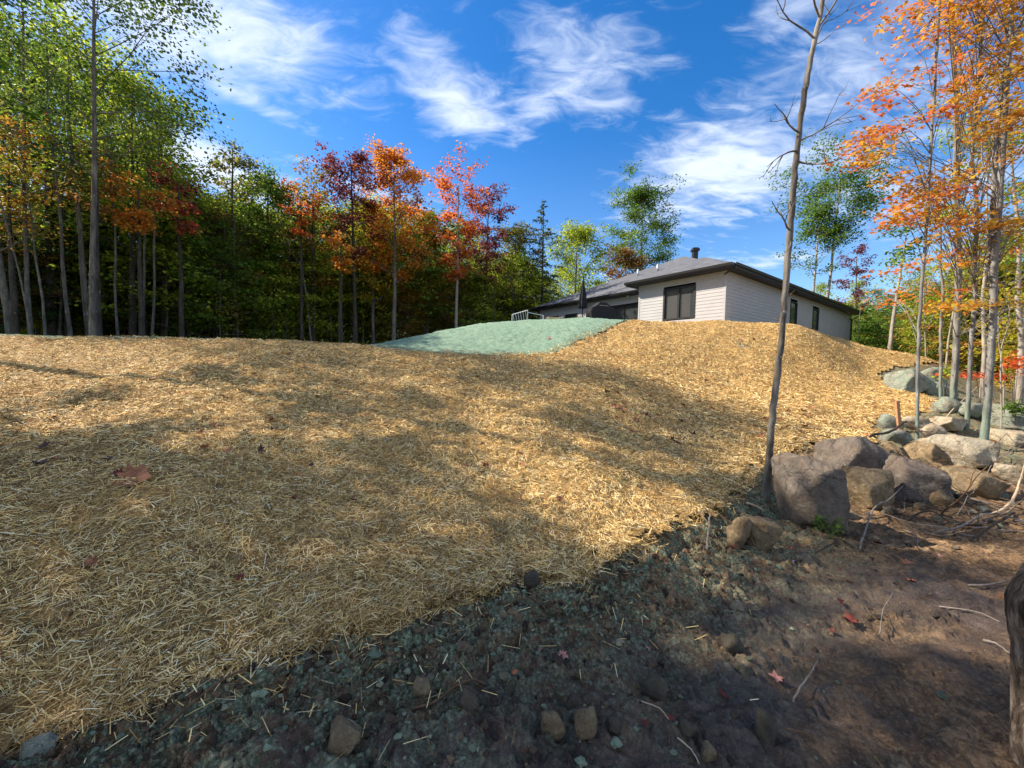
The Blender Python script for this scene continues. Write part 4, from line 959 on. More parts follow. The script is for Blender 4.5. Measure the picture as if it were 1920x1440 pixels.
for (x_, y_) in cl:
    D = rg.uniform(7.0, 9.6); c = at(x_, y_, D)
    j = int(rg.choice([0, 2, 3, 4], p=[.4, .2, .2, .2]) if x_ < 1790 else rg.choice([2, 3, 4])); P, m, leaves, lab, Dt = TR[j]
    t0 = c[2] - rg.uniform(.3, 1.4); t0 = max(t0, P[0][2] + 2.0); i = np.argmin(abs(P[:, 2] - t0)); a = np.array([np.interp(t0, P[:, 2], P[:, k]) for k in range(3)])
    s = np.linspace(0, 1, 5)[:, None]; Q = a + (c - a) * s + np.array([0, 0, .25]) * np.sin(s * 3.14) + rg.normal(0, .03, (5, 3)) * s
    m.tube(Q - P[0], np.linspace(.009, .0022, 5), 4, False)
    n = rg.poisson(40); rr = rg.uniform(.28, .50); off = rg.normal(0, rr * .55, (n, 3)) * [1, 1, .20]; tilt = rg.uniform(-.35, .05)
    off[:, 2] += off[:, 0] * tilt * -1; leaves.append(c + off - P[0])
CUTS = [((.70, .24, .03), (.46, .12, .04)), None, ((.66, .32, .035), (.40, .24, .03)), ((.62, .22, .03), (.42, .28, .03)), ((.66, .22, .03), (.56, .32, .04))]
for k, (P, m, leaves, lab, D) in enumerate(TR):
    e = link('maple_tree', None, loc=P[0], label=lab, cat='tree'); link('trunk', m.mesh('trunk', BK_MOSS, True), e)
    if leaves:
        C = np.concatenate(leaves); V, F = leaf_cloud(rg, C, np.tile([-.1, -.25, .85], (len(C), 1)), .098, True, .38)
        c = link('crown', mesh_np('crown', V, F, LEAF, False), e); c['tint_a'], c['tint_b'] = CUTS[k]
# thin crooked pale saplings
for (pth, D, r, lab, nleaf, tn) in [([(1876, 862), (1878, 780), (1876, 700), (1878, 650), (1890, 612), (1893, 580), (1884, 545), (1888, 500), (1880, 440)], 8.4, .022, 'crooked pale sapling right of the double maple', 3, YEL),
                        ([(1886, 745), (1882, 700), (1872, 640), (1872, 590), (1866, 560)], 12, .03, 'second crooked pale sapling, behind the first at the right edge', 3, YEL),
                        ([(1912, 742), (1916, 640), (1908, 560), (1912, 450), (1900, 340), (1890, 220)], 15, .16, 'grey trunk close to the right edge, further back', 16, YGRN),
                        ([(1772, 702), (1778, 640), (1790, 570), (1800, 500), (1812, 450)], 16, .055, 'pale leaning trunk behind the thick dark maple', 6, YEL),
                        ([(1842, 742), (1846, 660), (1842, 560), (1852, 470), (1850, 360), (1862, 240)], 15, .11, 'grey trunk seen between the torn maple and the double maple', 18, YGRN),
                        ([(1606, 648), (1610, 610), (1614, 575), (1617, 560)], 27, .03, 'thin pale stem just beyond the right wall of the house', 0, GRN),
                        ([(1738, 700), (1735, 640), (1732, 560), (1736, 480)], 20, .05, 'thin pale trunk directly behind the thin maple', 8, YGRN)]:
    r *= .68; P = px_path(pth, D); m, V, F = grow(int(pth[0][0]), 1, r, .55, 1.0 + r * 16, 8 if nleaf else 2, clus=nleaf, per=12, csize=.45, leaf=.12, path=P - P[0], up=(.2, .7))
    make_tree('young_tree', (m, V, F), BK_PALE, lab, 'tree', None, P[0], 0, 1, *tn)
# low shrub sprays of scarlet leaves
for (x_, y_, D, w_, h_, tn, lab) in [(1842, 705, 10.5, .9, .10, ((.62, .07, .03), (.70, .16, .04)), 'flat spray of scarlet leaves behind the double maple'), (1908, 680, 9.5, .35, .22, ((.65, .12, .04), (.7, .2, .05)), 'orange-red shrub at the right edge'),
                                     (1775, 700, 11.5, .28, .25, YGRN, 'small yellow-green shrub at the foot of the thick dark maple'), (1905, 765, 9.0, .28, .14, GRN, 'low green shrub on the right edge of the clearing')]:
    c = at(x_, y_, D); g0 = G(c[0], c[1]); m = MB(); n = 170; off = rg.normal(0, .5, (n, 3)) * [w_, w_ * .6, h_]
    for k in range(5):
        q = off[k]; m.tube([(0, 0, -.1), (q[0] * .4, q[1] * .4, (c[2] - g0) * .6), (q[0], q[1], c[2] - g0 + q[2])], [.012, .008, .003], 5, False)
    V, F = leaf_cloud(rg, off + [0, 0, c[2] - g0], np.tile([0, -.3, .8], (n, 1)), .10, True, .4)
    e = link('shrub', None, loc=(c[0], c[1], g0), label=lab, cat='shrub'); link('stem', m.mesh('stem', BK_GREY, True), e); o = link('foliage', mesh_np('foliage', V, F, LEAF, False), e); o['tint_a'], o['tint_b'] = tn
# gnarled trunk cut off by the right edge
P = px_path([(1952, 1480), (1950, 1340), (1948, 1220), (1944, 1135), (1970, 1070), (2010, 1000), (2030, 900), (2060, 700), (2075, 400), (2100, 0), (2120, -500)], 1.55)
m = MB(); 
PS = smooth_path(P - P[0], 8); n = len(PS); rad = np.interp(np.linspace(0, 1, n), np.linspace(0, 1, 11), [.082, .074, .072, .080, .066, .06, .055, .05, .05, .04, .03])
k = 40; T = np.gradient(PS, axis=0); T /= np.linalg.norm(T, axis=1)[:, None]; A = np.cross(T, [0, 1.0, .05]); A /= np.linalg.norm(A, axis=1)[:, None]; B = np.cross(T, A)
aa = np.arange(k) / k * 6.283; s_ = np.arange(n)[:, None] * .045
nz = 1 + .10 * fbm(np.cos(aa)[None] * 1.5 + s_ * 1.2, np.sin(aa)[None] * 1.5 + s_ * .9, .5, 4, 3) + .05 * fbm(aa[None] * 3 + 0 * s_, s_ * 2.2, .4, 3, 8, .6, True)
V = PS[:, None] + (rad[:, None] * nz)[..., None] * (np.cos(aa)[None, :, None] * A[:, None] + np.sin(aa)[None, :, None] * B[:, None])
V[0, :, 2] -= .15
e = link('gnarled_tree', None, loc=P[0], label='rough barked trunk with a swollen bend, cut off by the right edge in the foreground', cat='tree')
link('trunk', mesh_np('trunk', V.reshape(-1, 3), gridfaces(n, k, closed=True)[:, ::-1], BK_ROUGH, True), e)

# ------------------------------------------------------------------ rocks
def rock_mat(name, c0, c1, tint=None, tf=.5):
    t = NT(name, .9, .2); n = t.noise(5, 8, .65, .5); n2 = t.noise(30, 6, .7)
    c = t.mix(t.rng(n, .35, .65), c0, c1); c = t.mix(t.rng(n2, .42, .7, 0, .55), c, tuple(x * .45 for x in c0))
    if tint: c = t.mix(t.math('MULTIPLY', t.rng(t.noise(4, 5, .6), .38, .6), tf), c, tint)
    vo = t.n('TexVoronoi', feature='DISTANCE_TO_EDGE'); vo.inputs['Scale'].default_value = 2.6; mxv = t.mix(.22, t.co(), t.noise(3.5, 5, .7, col=True)); t.L.new(mxv, vo.inputs['Vector'])
    crk = t.rng(vo.outputs['Distance'], 0, .018, 1, 0); c = t.mix(t.math('MULTIPLY', crk, .55), c, tuple(x * .25 for x in c0)); c = t.mix(t.rng(t.noise(11, 6, .75, 1.0), .55, .66, 0, .5), c, tuple(min(1, x * 1.45) for x in c1))
    t.base(c); b = t.bump(t.math('SUBTRACT', 1.0, crk), .5, .02); b = t.bump(n, .7, .06, b); b = t.bump(n2, .9, .02, b); t.bump(t.noise(14, 5, .7, 1.5), .6, .04, b); return t.m
RK_BR = rock_mat('brown_rock', (.082, .072, .060), (.20, .175, .145), (.17, .12, .09)); RK_TAN = rock_mat('tan_rock', (.24, .19, .13), (.48, .39, .28), (.27, .29, .23), .45); RK_GRN = rock_mat('green_sprayed_rock', (.15, .145, .115), (.33, .315, .26), (.17, .235, .18), .65)
RK_OCH = rock_mat('ochre_stone', (.17, .12, .065), (.33, .25, .15), (.08, .06, .04)); RK_DK = rock_mat('dark_rock', (.035, .028, .022), (.12, .09, .065), (.13, .13, .09))
def sphere_dirs(sub):
    import bmesh
    bm = bmesh.new(); bmesh.ops.create_icosphere(bm, subdivisions=sub, radius=1); V = np.array([v.co[:] for v in bm.verts]); F = np.array([[v.index for v in f.verts] for f in bm.faces]); bm.free(); return V / np.linalg.norm(V, axis=1)[:, None], F
ICO = {k: sphere_dirs(k) for k in (2, 3, 5)}
def rock_mesh(seed, size, mat, sub=5, planes=13, sharp=90, flat_top=False, amp=.05):
    rg = np.random.default_rng(seed); V, F = ICO[sub]; N = rg.normal(0, 1, (planes, 3)); N /= np.linalg.norm(N, axis=1)[:, None]; h = rg.uniform(.46, .80, planes)
    N = np.concatenate([N, [[0, 0, -1], [.1, 0, 1.0], [1, .1, 0], [-1, .1, .05], [0, -1, .1], [0, 1, 0]]]); N /= np.linalg.norm(N, axis=1)[:, None]
    h = np.concatenate([h, [.6, .55 if flat_top else .75, .8, .8, .65, .8]])
    dd = np.maximum(V @ N.T, 1e-3) / h[None]; r = 1 / (dd ** sharp).sum(1) ** (1 / sharp)
    nz = fbm(V[:, 0] * 2 + V[:, 2] * 1.3 + seed, V[:, 1] * 2 - V[:, 2] * 1.7, .8, 5, seed, .55) * amp * 1.6 + (fbm(V[:, 0] * 6 + seed, V[:, 2] * 9 + V[:, 1] * 6, .8, 4, seed + 3, .6, True)) * .022
    r = r * (1 + nz)
    P = V * r[:, None]; P = P / (P.max(0) - P.min(0)) * np.array(size); P[:, 2] -= P[:, 2].min()
    return mesh_np('rock', P, F, mat, True)
ROCKS = [ # px centre, py base, px width, px height, depth ratio, mat, flat, seed, sink, label
 (1514, 1008, 108, 152, 1.2, RK_BR, True, 3, .12, 'largest reddish brown boulder, block shaped, right of the slender bare tree'),
 (1583, 905, 126, 84, .8, RK_BR, False, 14, .15, 'smooth rounded boulder behind the largest one'),
 (1697, 948, 112, 84, .9, RK_BR, True, 25, .12, 'square edged brown boulder right of the rounded one'),
 (1622, 958, 86, 75, .8, RK_OCH, False, 36, .12, 'earth stained rock wedged between the two brown boulders'),
 (1382, 1043, 52, 62, .8, RK_OCH, False, 47, .15, 'small upright grey stone at the foot of the blanket edge'),
 (1418, 1045, 66, 56, .7, RK_OCH, False, 58, .15, 'small slanting ochre stone touching the upright grey one'),
 (1802, 882, 122, 62, .9, RK_TAN, True, 69, .15, 'large sunlit flat slab below the double maple'),
 (1668, 812, 42, 34, .8, RK_GRN, False, 71, .15, 'pale rounded stone left of the wooden stake'),
 (1712, 812, 52, 30, .8, RK_TAN, True, 72, .15, 'flat stone between the wooden stake and the thin maple'),
 (1675, 833, 60, 30, .8, RK_GRN, True, 73, .2, 'flat greenish stone at the foot of the wooden stake'),
 (1745, 826, 40, 30, .8, RK_TAN, False, 74, .15, 'rounded stone just right of the thin maple'),
 (1770, 812, 66, 28, .8, RK_TAN, True, 75, .15, 'long pale slab behind the thin maple'),
 (1772, 780, 40, 32, .8, RK_GRN, False, 76, .15, 'greenish stone at the tip of the straw blanket'),
 (1693, 736, 70, 46, .8, RK_GRN, False, 14, .15, 'big greenish boulder with a black shaded face at the edge of the upper slope'),
 (1738, 722, 44, 34, .8, RK_GRN, False, 78, .15, 'green dusted rock behind the upper boulder'),
 (1748, 742, 60, 26, .8, RK_GRN, False, 79, .2, 'low green dusted mound of rock left of the thick dark maple'),
 (1815, 790, 60, 30, .8, RK_GRN, True, 80, .15, 'grey green slab at the foot of the torn maple'),
 (1885, 812, 95, 30, .8, RK_GRN, True, 81, .15, 'broad grey slab right of the double maple'),
 (1895, 840, 84, 28, .8, RK_TAN, True, 83, .2, 'low pale slab in front of the broad grey slab'),
 (1905, 782, 66, 22, .8, RK_GRN, True, 84, .15, 'furthest flat slab at the right edge'),
 (1825, 938, 110, 52, .8, RK_OCH, True, 85, .25, 'half buried grey brown slab below the sunlit one'),
 (1740, 868, 70, 38, .8, RK_OCH, True, 86, .2, 'shaded stone between the thin maple and the sunlit slab'),
 (1895, 905, 60, 34, .8, RK_TAN, True, 87, .2, 'tan slab by the right edge beside the heap of roots'),
 (1760, 955, 46, 34, .8, RK_OCH, False, 88, .2, 'brown stone at the right foot of the square boulder'),
 (1036, 1392, 50, 66, .8, RK_OCH, False, 91, .15, 'egg shaped ochre stone in the foreground mud'),
 (1098, 1405, 46, 58, .8, RK_OCH, False, 92, .15, 'second ochre stone, right of the egg shaped one'),
 (1435, 1392, 46, 56, .8, RK_DK, False, 93, .15, 'dark wet stone standing in the mud channel'),
 (642, 1432, 66, 56, .8, RK_OCH, False, 94, .15, 'pale ochre stone at the bottom left of the soil bank'),
 (786, 1312, 38, 32, .8, RK_OCH, False, 95, .15, 'small brown stone above the curved stick'),
 (1325, 1425, 34, 30, .8, RK_OCH, False, 96, .15, 'small stone at the bottom edge below the mud channel'),
 (1290, 1392, 40, 24, .8, RK_DK, False, 97, .2, 'flat dark stone left of the standing wet stone'),
 (1155, 1388, 30, 26, .8, RK_DK, False, 98, .15, 'small dark clod right of the two ochre stones'),
 (1230, 1320, 52, 48, .8, RK_DK, False, 99, .2, 'dark earth clod on the foot of the green dusted bank'),
 (1075, 1330, 40, 36, .8, RK_DK, False, 100, .2, 'dark clod above the two ochre stones'),
 (1370, 1235, 46, 34, .8, RK_DK, False, 101, .25, 'dark clod in the middle of the mud'),
 (880, 1355, 44, 36, .8, RK_DK, False, 102, .2, 'dark clod left of the ochre stones'),
 (1000, 1120, 34, 26, .8, RK_DK, False, 103, .25, 'dark clod tucked under the blanket edge'),
 (70, 1455, 70, 45, .8, RK_GRN, False, 104, .3, 'pale green dusted lump in the bottom left corner'),
]
for (px, py, pw, ph, dr, mt, ft, sd, sink, lab) in ROCKS:
    p, D = P2(px, py); w_ = pw / FPX * D; h_ = ph / FPX * D / (1 - sink) * .96; dp = w_ * dr
    q = p * 1.0; q[:2] *= (1 + dp * .42 / D); z = G(q[0], q[1]); z = min(z, p[2] + .03)
    link('rock' if mt is not RK_DK else 'earth_clod', rock_mesh(sd, (w_, dp, h_), mt, 5 if pw > 60 else 3, amp=.07 if pw > 60 else .15, flat_top=ft), loc=(q[0], q[1], z - sink * h_), rot=(0, 0, 0) if sd == 3 else (.05 * math.sin(sd), .05 * math.cos(sd), .3 * math.sin(sd * 2.7)), label=lab, cat='rock' if mt is not RK_DK else 'clod')

def rubble():                            # small broken stones lying between the boulders
    rg = np.random.default_rng(21); ms = [rock_mesh(300 + i, (1, .8, .6), [RK_TAN, RK_OCH, RK_GRN, RK_BR][i % 4], 3, amp=.12) for i in range(8)]
    for k in range(120):
        px, py = rg.uniform(1560, 1930), rg.uniform(760, 985)
        if k > 85: px, py = rg.uniform(1250, 1800), rg.uniform(990, 1200)
        p, D = hit(px, py)
        if inpoly(np.array([p[0]]), np.array([p[1]]), MAT)[0]: continue
        s = min(.22, rg.lognormal(math.log(.085 if k <= 85 else .035), .5)); z = G(p[0], p[1]); i = rg.integers(0, 8)
        w = ['tan', 'brown', 'greenish', 'brown'][i % 4]; where = 'lying between the boulders and slabs at right' if k <= 85 else 'loose on the bare soil below the boulders'
        o = link('stone', ms[i], loc=(p[0], p[1], z - s * .15), rot=(rg.normal(0, .3), rg.normal(0, .3), rg.random() * 6.28), label='small %s broken stone %s' % (w, where), cat='stone', group='small %s stones %s' % (w, where)); o.scale = (s, s, s)
rubble()
def clods():                             # crumbs of earth nobody could count
    rg = np.random.default_rng(5); n = 4200; A = np.array(FRONT[:33]); k = rg.integers(0, 32, n); f = rg.random(n)[:, None]
    p = A[k] * (1 - f) + A[k + 1] * f; p = p + np.stack([rg.normal(.15, .3, n), -np.ones(n)], 1) * rg.gamma(2.0, .22, n)[:, None]
    q = np.stack([rg.uniform(-.6, 6.5, 700), rg.uniform(1.3, 6.5, 700)], 1); p = np.concatenate([p, q]); 
    ok = ~inpoly(p[:, 0], p[:, 1], MAT) & (p[:, 1] > .9); p = p[ok]; n = len(p); z = gz(p[:, 0], p[:, 1])
    V0, F0 = ICO[2]; Vs = []; s = np.clip(rg.lognormal(math.log(.0065), .55, n), .003, .026)
    t = NT('earth_crumbs', .95, .1); g = t.n('NewGeometry'); c = t.ramp(g.outputs['Random Per Island'], [(0, (.03, .023, .018)), (.45, (.08, .056, .038)), (.7, (.14, .10, .062)), (.82, (.09, .11, .075)), (.97, (.18, .22, .15)), (1, (.24, .18, .11))]); t.base(c); t.bump(t.noise(80, 4), .6, .006)
    sub = V0[:, :]; 
    V0, F0 = ICO[2] if False else (None, None)
    import bmesh
    bm = bmesh.new(); bmesh.ops.create_icosphere(bm, subdivisions=2, radius=1); V0 = np.array([v.co[:] for v in bm.verts]); F0 = np.array([[v.index for v in f.verts] for f in bm.faces]); bm.free()
    big = s > .02
    Vv = V0[None] * (1 + rg.normal(0, .20, (n, len(V0), 1))) * s[:, None, None] * np.stack([rg.uniform(.7, 1.4, n), rg.uniform(.7, 1.4, n), rg.uniform(.5, .95, n)], 1)[:, None]
    Vv = Vv + np.stack([p[:, 0], p[:, 1], z + s * .25], 1)[:, None]
    link('earth_crumbs', mesh_np('earth_crumbs', Vv.reshape(-1, 3), (np.arange(n)[:, None, None] * len(V0) + F0[None]).reshape(-1, 3), t.m, False), kind='stuff', label='crumbs and small clods of earth on the bare soil')
clods()

# ------------------------------------------------------------------ sticks, stake, leaves, weeds
WD_G = mat_simple('weathered_wood', (.20, .17, .145), .9, .1, var=.35, scale=30, bump=.5); WD_B = mat_simple('brown_wood', (.12, .075, .045), .9, .1, var=.35, scale=30, bump=.5); WD_P = mat_simple('peeled_wood', (.46, .34, .22), .8, .15, var=.25, scale=24, bump=.4); WD_D = mat_simple('dark_wood', (.05, .04, .032), .9, .1, var=.3, scale=30, bump=.5)
STICKS = [ # [(px,py,lift m)], radius, mat, label
 ([(770, 1335, .01), (815, 1325, .02), (850, 1302, .03), (885, 1292, .02), (912, 1294, .01)], .0065, WD_B, 'curved brown stick lying on the dark green dusted soil'),
 ([(300, 1400, .02), (380, 1345, .02), (450, 1300, .03), (500, 1262, .03), (545, 1235, .02)], .007, WD_B, 'long straight stick half under the blanket edge at lower left'),
 ([(1612, 1032, .0), (1636, 985, .14), (1665, 968, .16), (1696, 940, .22)], .009, WD_G, 'forked grey branch leaning in front of the square boulder'),
 ([(1486, 1318, .0), (1500, 1300, .03), (1520, 1285, .05), (1532, 1265, .08)], .005, WD_G, 'short bent twig by the pale mud channel'),
 ([(1325, 1035, .0), (1328, 1010, .06), (1330, 985, .12)], .010, WD_G, 'short grey peg standing under the blanket edge'),
 ([(1400, 958, .04), (1425, 962, .05), (1432, 966, .04)], .014, WD_P, 'pale broken root end left of the bare tree foot'),
 ([(1630, 850, .25), (1672, 838, .28), (1698, 828, .34), (1735, 852, .26), (1775, 858, .2), (1802, 872, .1)], .022, WD_D, 'thick dark branch lying over the stones by the thin maple'),
 ([(1766, 808, .1), (1785, 785, .2), (1812, 762, .32), (1834, 742, .4)], .013, WD_P, 'pale branch propped between the two mossy maples'),
 ([(1755, 1003, .02), (1800, 1000, .06), (1850, 985, .08), (1925, 992, .05)], .012, WD_G, 'long grey branch lying across the mud at the right edge'),
 ([(1768, 920, .03), (1800, 945, .06), (1840, 958, .08), (1868, 962, .04)], .012, WD_G, 'grey branch in the upper part of the root heap'),
 ([(1780, 940, .02), (1805, 965, .08), (1822, 990, .03)], .008, WD_B, 'brown root arching through the heap'),
 ([(1830, 925, .05), (1855, 935, .12), (1890, 930, .10), (1902, 915, .04)], .018, WD_P, 'orange peeled root on top of the heap'),
 ([(1860, 975, .02), (1895, 965, .12), (1912, 930, .2), (1920, 900, .2)], .014, WD_P, 'thick pale root standing at the right edge'),
 ([(1850, 865, .05), (1878, 840, .2), (1895, 828, .25)], .008, WD_G, 'thin grey twig arching below the double maple'),
 ([(1845, 880, .03), (1880, 868, .1), (1915, 852, .16)], .008, WD_G, 'long thin twig pointing right below the slabs'),
 ([(1840, 915, .02), (1856, 890, .12), (1872, 868, .2)], .006, WD_G, 'upright thin twig beside the black gap under the slab'),
 ([(1500, 1055, .01), (1560, 1030, .02), (1605, 1000, .03)], .006, WD_D, 'dark twig in front of the green weed'),
 ([(1760, 1140, .01), (1830, 1155, .02), (1875, 1170, .01)], .005, WD_G, 'thin twig on the wet mud left of the gnarled trunk'),
 ([(1815, 1105, .01), (1850, 1108, .02), (1885, 1102, .02)], .007, WD_G, 'grey twig touching the bend of the gnarled trunk'),
 ([(1843, 1217, .01), (1870, 1228, .02), (1892, 1238, .01)], .008, WD_G, 'short grey branch end at the gnarled trunk'),
 ([(1650, 1190, .0), (1655, 1160, .06), (1672, 1140, .1)], .0035, WD_G, 'tiny forked twig standing in the wet mud'),
 ([(1200, 1330, .01), (1235, 1360, .02), (1252, 1375, .01)], .003, WD_P, 'pale twig on the mud left of the channel'),
 ([(1270, 1395, .01), (1300, 1425, .02), (1310, 1440, .01)], .0035, WD_P, 'pale twig at the bottom edge'),
 ([(1560, 1012, .0), (1568, 985, .10), (1563, 965, .16)], .004, WD_G, 'thin upright twig behind the green weed'),
 ([(640, 1370, .02), (665, 1385, .05), (672, 1405, .02)], .004, WD_G, 'pale hooked twig on the green dusted slope'),
 ([(1900, 970, .02), (1860, 1000, .05), (1820, 1020, .02)], .014, WD_D, 'dark root at the right below the heap'),
 ([(1700, 985, .02), (1740, 975, .08), (1780, 985, .03)], .010, WD_D, 'dark root right of the forked branch'),
 ([(1655, 960, .02), (1690, 1000, .05), (1720, 1010, .01)], .008, WD_B, 'brown root curling below the square boulder'),
 ([(1350, 975, .05), (1400, 1010, .02), (1440, 1040, .01)], .006, WD_B, 'thin brown stick beside the small upright stone'),
]
for k, (pts, r, mt, lab) in enumerate(STICKS):
    P = []
    for (px, py, lf) in pts:
        p, D = P2(px, py); P.append([p[0], p[1], p[2] + lf + r * .6])
    P = np.array(P); o0 = P[0].copy(); m = MB(); rg2 = np.random.default_rng(k); S = smooth_path(P - o0, 5); n = len(S)
    S = S + rg2.normal(0, r * .25, S.shape); m.tube(S, r * np.linspace(1.1, .55, n) * (1 + rg2.normal(0, .08, n)), 7)
    if r > .0045 and k % 2 == 0:
        i = n // 2; d = S[min(i + 3, n - 1)] - S[i]; d = d / (np.linalg.norm(d) + 1e-6) + rg2.normal(0, .5, 3); bare_branch(m, rg2, S[i], d + np.array([0, 0, .3]), np.linalg.norm(S[-1] - S[0]) * .35, r * .5, 1)
    m.build('root' if 'root' in lab else 'stick', mt, smooth=True, loc=o0, label=lab, cat='root' if 'root' in lab else 'stick')
def twigs():                             # small litter
    rg2 = np.random.default_rng(8); m = MB()
    for k in range(420):
        if k < 230: x_, y_ = rg2.uniform(4.6, 9.5), rg2.uniform(4.2, 8.5)
        else: x_, y_ = rg2.uniform(-.4, 5.5), rg2.uniform(1.3, 5)
        if inpoly(np.array([x_]), np.array([y_]), MAT)[0]: continue
        z = G(x_, y_); a = rg2.random() * 6.28; L = rg2.uniform(.05, .30) * (1 if k < 230 else .45); d = np.array([math.cos(a), math.sin(a), rg2.uniform(-.05, .3)]) * L
        p = np.array([x_, y_, z + .006]); m.tube([p, p + d * .5 + rg2.normal(0, .012, 3), p + d], np.array([1, .8, .4]) * rg2.uniform(.0015, .0055) * (1.4 if k < 230 else .7), 4)
    m.build('twig_litter', WD_B, kind='stuff', smooth=True, label='fine twigs and rootlets scattered over the bare ground')
twigs()
def roots():                             # a heap of torn roots and branches below the slabs
    rg2 = np.random.default_rng(18)
    for k in range(34):
        px, py = rg2.uniform(1690, 1925), rg2.uniform(885, 1010); p, D = P2(px, py); a = rg2.normal(0, .7) + (3.14 if rg2.random() < .5 else 0); L = rg2.uniform(.25, .9); d = np.array([math.cos(a), math.sin(a) * .7, rg2.uniform(-.05, .22)]); P = [np.zeros(3)]
        for i in range(6): d = d + rg2.normal(0, .28, 3) * [1, 1, .5]; d /= np.linalg.norm(d); P.append(P[-1] + d * L / 6)
        P = np.array(P); gx = gz(P[:, 0] + p[0], P[:, 1] + p[1]) - p[2]; P[:, 2] = np.maximum(P[:, 2] + .02, gx + .005); r = rg2.uniform(.004, .012)
        m = MB(); m.tube(smooth_path(P, 3), np.linspace(r, r * .35, 19), 6); j = rg2.integers(2, 5); bare_branch(m, rg2, P[j], d + rg2.normal(0, .6, 3) + np.array([0, 0, .2]), L * .35, r * .5, 1)
        w = k % 3; lab = ['thin %s root tangled in the heap of roots at the right edge', 'thin %s branch tangled in the heap at the right edge', 'thin %s twig tangled in the heap at the right edge'][w] % ['brown', 'grey', 'dark'][w]
        m.build(['root', 'stick', 'stick'][w], [WD_B, WD_G, WD_D][w], smooth=True, loc=p, label=lab, cat=['root', 'branch', 'twig'][w], group=['tangled brown roots', 'tangled grey branches', 'tangled dark twigs'][w])
roots()
# survey stake
p, D = P2(1689, 822); t_ = at(1682, 752, D) - p; m = MB()
w_ = .034; V = [(sx * w_ + (0 if z_ == 0 else t_[0]), sy * .018, z_) for z_ in (-.1, 0) for sx, sy in ((-1, -1), (1, -1), (1, 1), (-1, 1))] 
V = [(sx * w_ + f * t_[0], sy * .02, -.1 + f * (t_[2] + .1)) for f in (0, 1) for sx, sy in ((-1, -1), (1, -1), (1, 1), (-1, 1))] + [(t_[0], 0, t_[2] + .006)]
m.add(V[:8], np.array([(0, 3, 2, 1), (4, 5, 6, 7), (0, 1, 5, 4), (1, 2, 6, 5), (2, 3, 7, 6), (3, 0, 4, 7)]))
m.build('wooden_stake', mat_simple('stake_wood', (.40, .21, .11), .8, .2, var=.2, scale=20), loc=p, label='short reddish wooden stake standing among the pale stones', cat='stake')

def leaf_piece(seed, size, curl=.3):
    rg2 = np.random.default_rng(seed)
    out = [(-.5, 0), (-.30, .10), (-.42, .38), (-.18, .32), (-.12, .62), (.08, .42), (.30, .56), (.26, .24), (.62, 0), (.26, -.24), (.30, -.56), (.08, -.42), (-.12, -.62), (-.18, -.32), (-.42, -.38), (-.30, -.10)]
    V = [(0, 0, 0)] + [(x, y, curl * (x * x + y * y) * (1 + .8 * math.sin(3 * math.atan2(y, x) + seed)) + rg2.normal(0, .04)) for x, y in out]
    n = len(out); F = np.array([(0, i + 1, (i + 1) % n + 1) for i in range(n)]); V = np.array(V) * size
    stem = np.array([(-.5, 0, .02), (-.5, .012, .02), (-.85, .03, .12), (-.85, .015, .12)]) * size
    return np.concatenate([V, stem]), [F, np.array([[n + 1, n + 2, n + 3, n + 4]])]
def dead_leaf_mat(name, c):
    t = NT(name, .7, .2); n = t.noise(30, 5, .6); t.base(t.mix(t.rng(n, .35, .65), tuple(x * .6 for x in c), tuple(min(1, x * 1.3) for x in c))); return t.m
LM = {'brown': dead_leaf_mat('brown_leaf', (.26, .105, .05)), 'red': dead_leaf_mat('red_leaf', (.12, .028, .020)), 'orange': dead_leaf_mat('orange_leaf', (.50, .14, .05)), 'pink': dead_leaf_mat('pink_leaf', (.40, .18, .14)), 'purple': dead_leaf_mat('purple_leaf', (.16, .09, .20)), 'yellow': dead_leaf_mat('yellow_leaf', (.60, .42, .16)), 'dark': dead_leaf_mat('dark_leaf', (.06, .03, .025))}
